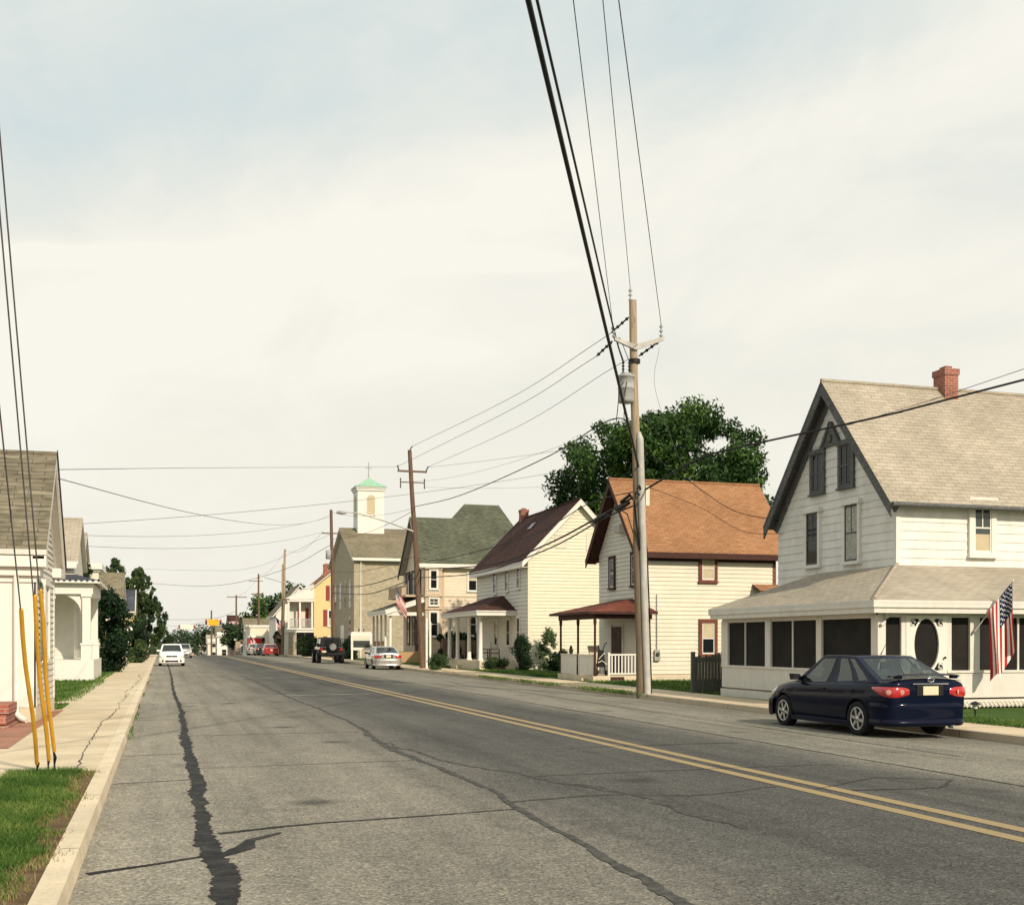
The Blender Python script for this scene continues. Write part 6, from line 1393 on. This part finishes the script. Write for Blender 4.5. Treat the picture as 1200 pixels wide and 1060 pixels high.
    # bumpers
    def bumper(nm, sgn, prof, arch):
        y0 = 2.235 if sgn > 0 else 2.225
        plan = [(.985, arch), (.985, arch+.12), (.955, 1.98), (.86, 2.10 if sgn > 0 else 2.14), (.68, 2.18), (.40, y0-.01), (0, y0+.015)]
        plan = plan + [(-x, y) for x, y in reversed(plan[:-1])]; m = MB(); n = len(plan)
        for (z, o) in prof:
            for (x, y) in plan:
                d = Vector((x, .9*max(0, (y-1.5)), 0)).normalized(); m.v.append((x*w+d.x*o*.5, sgn*(y*k+d.y*o), z))
        for j in range(len(prof)-1):
            for i in range(n-1): m.f.append((j*n+i, j*n+i+1, (j+1)*n+i+1, (j+1)*n+i))
        m.mi = [0]*len(m.f); m.sm = [True]*len(m.f); o = m.build(nm, M[paint], t, local=True)
        q = o.modifiers.new('s', 'SUBSURF'); q.levels = 2; q.render_levels = 2; return o
    bumper('rear_bumper', -1, [(.22, -.06), (.23, -.01), (.27, .022), (.295, .018), (.32, .0), (.42, .004), (.55, .018), (.60, .012), (.63, -.01), (.64, -.06)], 1.63)
    bumper('front_bumper', 1, [(.20, -.06), (.21, .0), (.26, .02), (.40, .02), (.52, .015), (.56, -.02), (.57, -.08)], 1.75)
    # rear plate and trim
    pz = (bz-.235) if not hatch else .72
    yb = -2.195*k
    MB().box(-.27, .27, yb-.005, yb+.05, pz-.10, pz+.10).build('plate_recess', M['plastic'], t, bevel=.02, local=True)
    pl = MB().box(-.155, .155, yb-.022, yb-.006, pz-.078, pz+.078).build('number_plate', M['plate'], t, bevel=.008, local=True)
    m = MB().box(-.36, .36, yb-.026, yb+.06, pz+.108, pz+.128); m.build('boot_garnish', M['chrome' if detail > 1 else paint], t, bevel=.012, local=True)
    if detail > 1:
        mm = MB()
        for (rx, rz_, tt) in ((.062, .042, .008), (.022, .040, .006)):
            mm.tube([(rx*math.cos(a), yb-.02, pz+.19+rz_*math.sin(a)) for a in np.linspace(0, 6.283, 20)], tt, 5)
        mm.build('badge', M['chrome'], t, local=True)
        MB().tube([(-w*.80, -2.11*k, bz-.06), (-w*.6, -2.16*k, bz-.05), (w*.6, -2.16*k, bz-.05), (w*.80, -2.11*k, bz-.06)], .004, 4).build('boot_seam', M['plastic'], t, local=True)
        MB().tube([(.45, -2.1*k, .21), (.45, -2.25*k, .21)], .028, 10).build('exhaust', M['grey'], t, local=True)
        an = MB().tube([(0, -.74*k, H-.015), (-.0, -.80*k, H+.05), (0, -.95*k, H+.24)], [.012, .006, .003], 6); an.build('antenna', M['plastic'], t, local=True)
        # parcel shelf seats seen as head restraints behind the rear glass are left to the glass tint
    if spoiler:
        m = MB(); nseg = 10
        for i in range(nseg+1):
            x = -w*.82+w*1.64*i/nseg; e = abs(2*i/nseg-1); y = -2.10*k+.10*e**3; z = bz+.048-.035*e**4
            m.v += [(x, y-.085, z-.008), (x, y-.03, z+.016), (x, y+.085, z-.010), (x, y, z-.022)]
        for i in range(nseg):
            for j in range(4): m.f.append((i*4+j, i*4+(j+1) % 4, (i+1)*4+(j+1) % 4, (i+1)*4+j))
        m.f += [(0, 1, 2, 3), tuple(nseg*4+j for j in range(4))]; m.mi = [0]*len(m.f); m.sm = [True]*len(m.f)
        for sx in (-1, 1): m.box(sx*w*.66-.05, sx*w*.66+.05, -2.12*k, -2.02*k, bz-.03, bz+.03)
        sp = m.build('spoiler', M[paint], t, local=True); smooth_ao(sp, 45)
    # front face
    yf = 2.245*k
    g = MB().box(-.36, .36, yf-.08, yf+.004, .60*hz, .685*hz).build('grille', M['plastic'], t, bevel=.02, local=True); MB().box(-.42, .42, yf-.03, yf+.027, .28, .40).build('air_intake', M['plastic'], t, bevel=.03, local=True)
    for s in (-1, 1): MB().lathe([(.085, -.05), (.08, .0), (.05, .012)], (s*w*.66, 2.19*k, .36), 'y', 14).build('fog_light', M['plastic'], t, local=True)
    MB().lathe([(.05, 0), (.045, .012), (.001, .014)], (0, yf-.005, .655*hz), 'y', 14).build('badge', M['chrome'], t, local=True)
    for s in (-1, 1): MB().tube([(s*.08, 1.16*k, .975*hz), (s*.45-.1, .99*k, 1.035*hz)], .009, 5).build('wiper', M['plastic'], t, local=True)
    return t
navy = car('sedan', 'dark navy blue sedan parked at the right curb before the screened porch', (12.73, 19.15, -.06), R(-.6), 'navy', 4.53, 1.70, 1.47, 2, False, True, boot=1.075)
car('sedan', 'silver sedan parked by the leaning pole before the peach house', (13.3, 71.9, -.07), R(-1), 'silver', 4.6, 1.76, 1.46, 1)
car('hatchback', 'white hatchback driving towards the viewer in the left lane', (.62, 82.5, 0), R(180), 'carwhite', 4.0, 1.70, 1.53, 1, True)
car('hatchback', 'dark car following behind the white hatchback', (2.1, 124, 0), R(180), 'silver', 4.1, 1.70, 1.48, 0, True)
car('hatchback', 'bright red car parked at the curb with its tail to the viewer', (12.4, 141, zg(141)-.02), 0, 'carred', 4.2, 1.78, 1.5, 0, True)
car('sedan', 'dark sedan parked ahead of the red car', (12.1, 150, zg(150)), 0, 'cardark', 4.5, 1.75, 1.45, 0)
car('hatchback', 'pale silver hatchback parked below the red box truck', (11.9, 160, zg(160)), 0, 'silver', 4.0, 1.75, 1.6, 0, True)
# red box truck
tk = thing('truck', 'red box truck with a white roof parked beyond the row of cars', 'truck', (13.6, 182, zg(182)), 0); B = zg(182); tk.scale = (.82, .82, .82)
o = lambda z: z
MB().box(-1.15, 1.15, -3, 2.2, 1.1, 3.3).build('box', M['signred'], tk, bevel=.06, local=True); MB().box(-1.2, 1.2, -3.05, 2.25, 3.3, 3.75).build('roof', M['whiteclean'], tk, bevel=.1, local=True)
MB().box(-1.05, 1.05, 2.25, 3.8, .7, 2.4).build('cab', M['carwhite'], tk, bevel=.12, local=True); MB().box(-.95, .95, -2.8, 3.6, .6, 1.1).build('chassis', M['plastic'], tk, local=True)
for x in (-.95, .95):
    for y in (-1.8, 2.9): wheel(tk, x, y, .45, .26, 'grey', 5)
for x in (-.9, .9): MB().box(x-.12, x+.12, -3.08, -3.0, .95, 1.1).build('tail_light', M['tail'], tk, local=True)
# black off-roader with its spare wheel on the tailgate
jp = thing('off_roader', 'black boxy off roader with spare wheel on its tailgate, parked before the church', 'car', (12.75, 93.0, -.06), R(0)); jp.scale = (1.13, 1.13, 1.13)
body = MB().box(-.80, .80, -1.78, .62, .50, 1.18).prism([(-.70, .62, .66), (.70, .62, .66), (.70, .62, 1.14), (-.70, .62, 1.16)], (0, 1.25, -.04)).build('body', M['blackgloss'], jp, bevel=.05, local=True)
top = MB(); q0, q1 = .74, .66
top.add([(-q0, -1.76, 1.18), (q0, -1.76, 1.18), (q0, .55, 1.18), (-q0, .55, 1.18), (-q1, -1.68, 1.82), (q1, -1.68, 1.82), (q1, .22, 1.82), (-q1, .22, 1.82)], [(0,1,5,4), (1,2,6,5), (2,3,7,6), (3,0,4,7), (4,5,6,7), (3,2,1,0)]); top.build('soft_top', M['plastic'], jp, bevel=.06, local=True)
MB().add([(-.56, -1.752, 1.27), (.56, -1.752, 1.27), (.53, -1.70, 1.70), (-.53, -1.70, 1.70)], [(0,1,2,3)]).prism([(-.56, -1.765, 1.27), (.56, -1.765, 1.27), (.53, -1.71, 1.70), (-.53, -1.71, 1.70)], (0, .01, 0)).build('rear_window', M['glass'], jp, local=True)
for s in (-1, 1):
    MB().prism([(s*.745, -1.5, 1.26), (s*.745, -.6, 1.26), (s*.685, -.6, 1.72), (s*.685, -1.5, 1.72)], (s*.008, 0, 0)).prism([(s*.745, -.5, 1.26), (s*.745, .42, 1.26), (s*.685, .22, 1.72), (s*.685, -.5, 1.72)], (s*.008, 0, 0)).build('side_window', M['carglass'], jp, local=True)
    for y in (-1.15, 1.2):
        MB().prism([(s*.72, y-.58, .72), (s*.72, y-.42, .98), (s*.72, y+.42, .98), (s*.72, y+.62, .70), (s*.72, y+.55, .70), (s*.72, y+.38, .92), (s*.72, y-.38, .92), (s*.72, y-.5, .72)], (s*.25, 0, 0)).build('fender', M['plastic'], jp, bevel=.02, local=True)
        wheel(jp, s*.80, y, .42, .30, 'grey', 5)
    MB().box(*sorted((s*.60, s*.76)), -1.83, -1.76, .88, 1.06).build('tail_light', M['tail'], jp, bevel=.02, local=True)
    MB().lathe([(.10, 0), (.09, .03)], (s*.5, 1.88, .92), 'y', 14).build('headlight', M['headlamp'], jp, local=True)
    MB().box(*sorted((s*.78, s*.98)), .38, .46, 1.2, 1.42).build('mirror', M['plastic'], jp, bevel=.02, local=True)
MB().box(-.82, .82, -1.98, -1.80, .56, .72).build('rear_bumper', M['plastic'], jp, bevel=.03, local=True); MB().box(-.8, .8, 1.84, 2.02, .52, .70).build('front_bumper', M['plastic'], jp, bevel=.03, local=True)
sw = MB().lathe([(.20, -.24), (.36, -.25), (.40, -.18), (.40, -.04), (.36, .0), (.2, .0)], (.08, -1.80, 1.16), 'y', 28).build('spare_wheel', M['rubber'], jp, local=True)
MB().lathe([(.235, -.255), (.19, -.235), (.175, -.20), (.01, -.20)], (.08, -1.80, 1.16), 'y', 24).build('rim', M['rim'], sw, local=True)
MB().box(-.66, -.36, -1.83, -1.79, .76, .90).build('number_plate', M['plate'], jp, local=True)
# ------------------------------------------------------------------ light, sky, camera
EL, AZ = R(33), R(17)              # sun: behind the viewer, a little to the right
w = bpy.data.worlds.new('World'); SC.world = w; w.use_nodes = True; nt = w.node_tree; bg = nt.nodes['Background']
sky = N(nt, 'ShaderNodeTexSky', sky_type='NISHITA', sun_disc=False, sun_elevation=EL, sun_rotation=math.pi-AZ, dust_density=4.0, air_density=1.0, ozone_density=1.0)
tc = N(nt, 'ShaderNodeTexCoord'); d = tc.outputs['Generated']
sep = N(nt, 'ShaderNodeSeparateXYZ'); nt.links.new(d, sep.inputs[0])
zc = mth(nt, 'MAXIMUM', sep.outputs[2], 0.0)
# thin cloud sheet: directions cut a plane high overhead
zz = mth(nt, 'ADD', zc, .16)
pl = N(nt, 'ShaderNodeCombineXYZ'); nt.links.new(mth(nt, 'DIVIDE', sep.outputs[0], zz), pl.inputs[0]); nt.links.new(mth(nt, 'DIVIDE', sep.outputs[1], zz), pl.inputs[1])
st = N(nt, 'ShaderNodeCombineXYZ'); nt.links.new(mth(nt, 'MULTIPLY', vmth(nt, 'DOT_PRODUCT', d, (-0.3483, -0.2362, 0.9071)).outputs['Value'], 6.5), st.inputs[0])
nt.links.new(mth(nt, 'MULTIPLY', vmth(nt, 'DOT_PRODUCT', d, (0.8443, -0.4996, 0.194)).outputs['Value'], 2.2), st.inputs[1])
c1 = noise(nt, st.outputs[0], 1.0, 7, .56, .35)
c2 = noise(nt, mapped(nt, pl.outputs[0], (1.5, .8, 1), (0, 0, R(-30))), 1.9, 7, .62, .6)
cl = mth(nt, 'MULTIPLY_ADD', c2, .75, mth(nt, 'MULTIPLY', c1, 1.05)); cl = mth(nt, 'SUBTRACT', cl, .42)
def band(n, width, amp, wob):
    dt = vmth(nt, 'DOT_PRODUCT', d, n).outputs['Value']
    q = mth(nt, 'MULTIPLY_ADD', mth(nt, 'SUBTRACT', noise(nt, d, wob, 5, .6), .5), width*1.6, dt)
    q = mth(nt, 'DIVIDE', q, width); return mth(nt, 'MULTIPLY', mth(nt, 'POWER', 2.718, mth(nt, 'MULTIPLY', mth(nt, 'MULTIPLY', q, q), -1)), amp)
b1 = band((-0.3483, -0.2362, 0.9071), .075, .42, 2.5); b2 = band((0.0747, 0.3046, -0.9495), .007, .6, 18.0); b3 = band((-0.2156, -0.1922, 0.9574), .03, .14, 4.0)
az = vmth(nt, 'DOT_PRODUCT', d, (-0.0256, 0.9527, 0.3027)).outputs['Value']; b2 = mth(nt, 'MULTIPLY', b2, ramp(nt, az, [(.925, (0,0,0)), (.96, (1,1,1))]))
cover = mth(nt, 'ADD', mth(nt, 'ADD', cl, b1), mth(nt, 'ADD', b2, b3))
low = ramp(nt, zc, [(.10, (1,1,1)), (.40, (0,0,0))])
cover = mth(nt, 'MULTIPLY_ADD', low, .26, cover)
cf = ramp(nt, cover, [(.30, (.0,)*3), (.55, (.42,)*3), (.80, (.85,)*3), (1.0, (1,1,1))])
cloud = ramp(nt, zc, [(0, (.825, .795, .70)), (.12, (.845, .82, .73)), (.35, (.85, .83, .745)), (.7, (.85, .845, .79))])
bright = ramp(nt, cover, [(.62, (0,0,0)), (1.0, (.8,.8,.8))]); cloud = mixc(nt, bright, cloud, (.91, .885, .80))
skyb = N(nt, 'ShaderNodeVectorMath', operation='SCALE'); nt.links.new(sky.outputs[0], skyb.inputs[0]); skyb.inputs['Scale'].default_value = .10
gap = mixc(nt, .86, skyb.outputs[0], (.65, .745, .745))
gap = mixc(nt, ramp(nt, zc, [(.16, (1,1,1)), (.38, (0,0,0))]), gap, (.835, .81, .72))
col = mixc(nt, cf, gap, cloud)
nt.links.new(col, bg.inputs['Color']); bg.inputs['Strength'].default_value = 1.06
sun = bpy.data.lights.new('sun', 'SUN'); sun.energy = 4.5; sun.angle = R(.6); sun.color = (1, .865, .70)
so = bpy.data.objects.new('sun', sun); COL.objects.link(so)
so.rotation_euler = Vector((-math.sin(AZ)*math.cos(EL), math.cos(AZ)*math.cos(EL), -math.sin(EL))).to_track_quat('-Z', 'Y').to_euler()
so.location = (10, -20, 30)
cam = bpy.data.cameras.new('camera'); co = bpy.data.objects.new('camera', cam); COL.objects.link(co); SC.camera = co
YAW = math.atan(410/1350)
co.location = (0, 0, 1.62); co.rotation_euler = (R(90), 0, -YAW)
cam.sensor_fit = 'HORIZONTAL'; cam.sensor_width = 36; cam.lens = 36*1350/1200; cam.shift_y = (752-530)/1200; cam.clip_end = 4000; cam.clip_start = .05
SC.view_settings.view_transform = 'Standard'; SC.view_settings.look = 'None'; SC.view_settings.exposure = 0.0; SC.view_settings.gamma = 1
SC.cycles.use_denoising = True
SC.cycles.max_bounces = 6; SC.cycles.transparent_max_bounces = 6
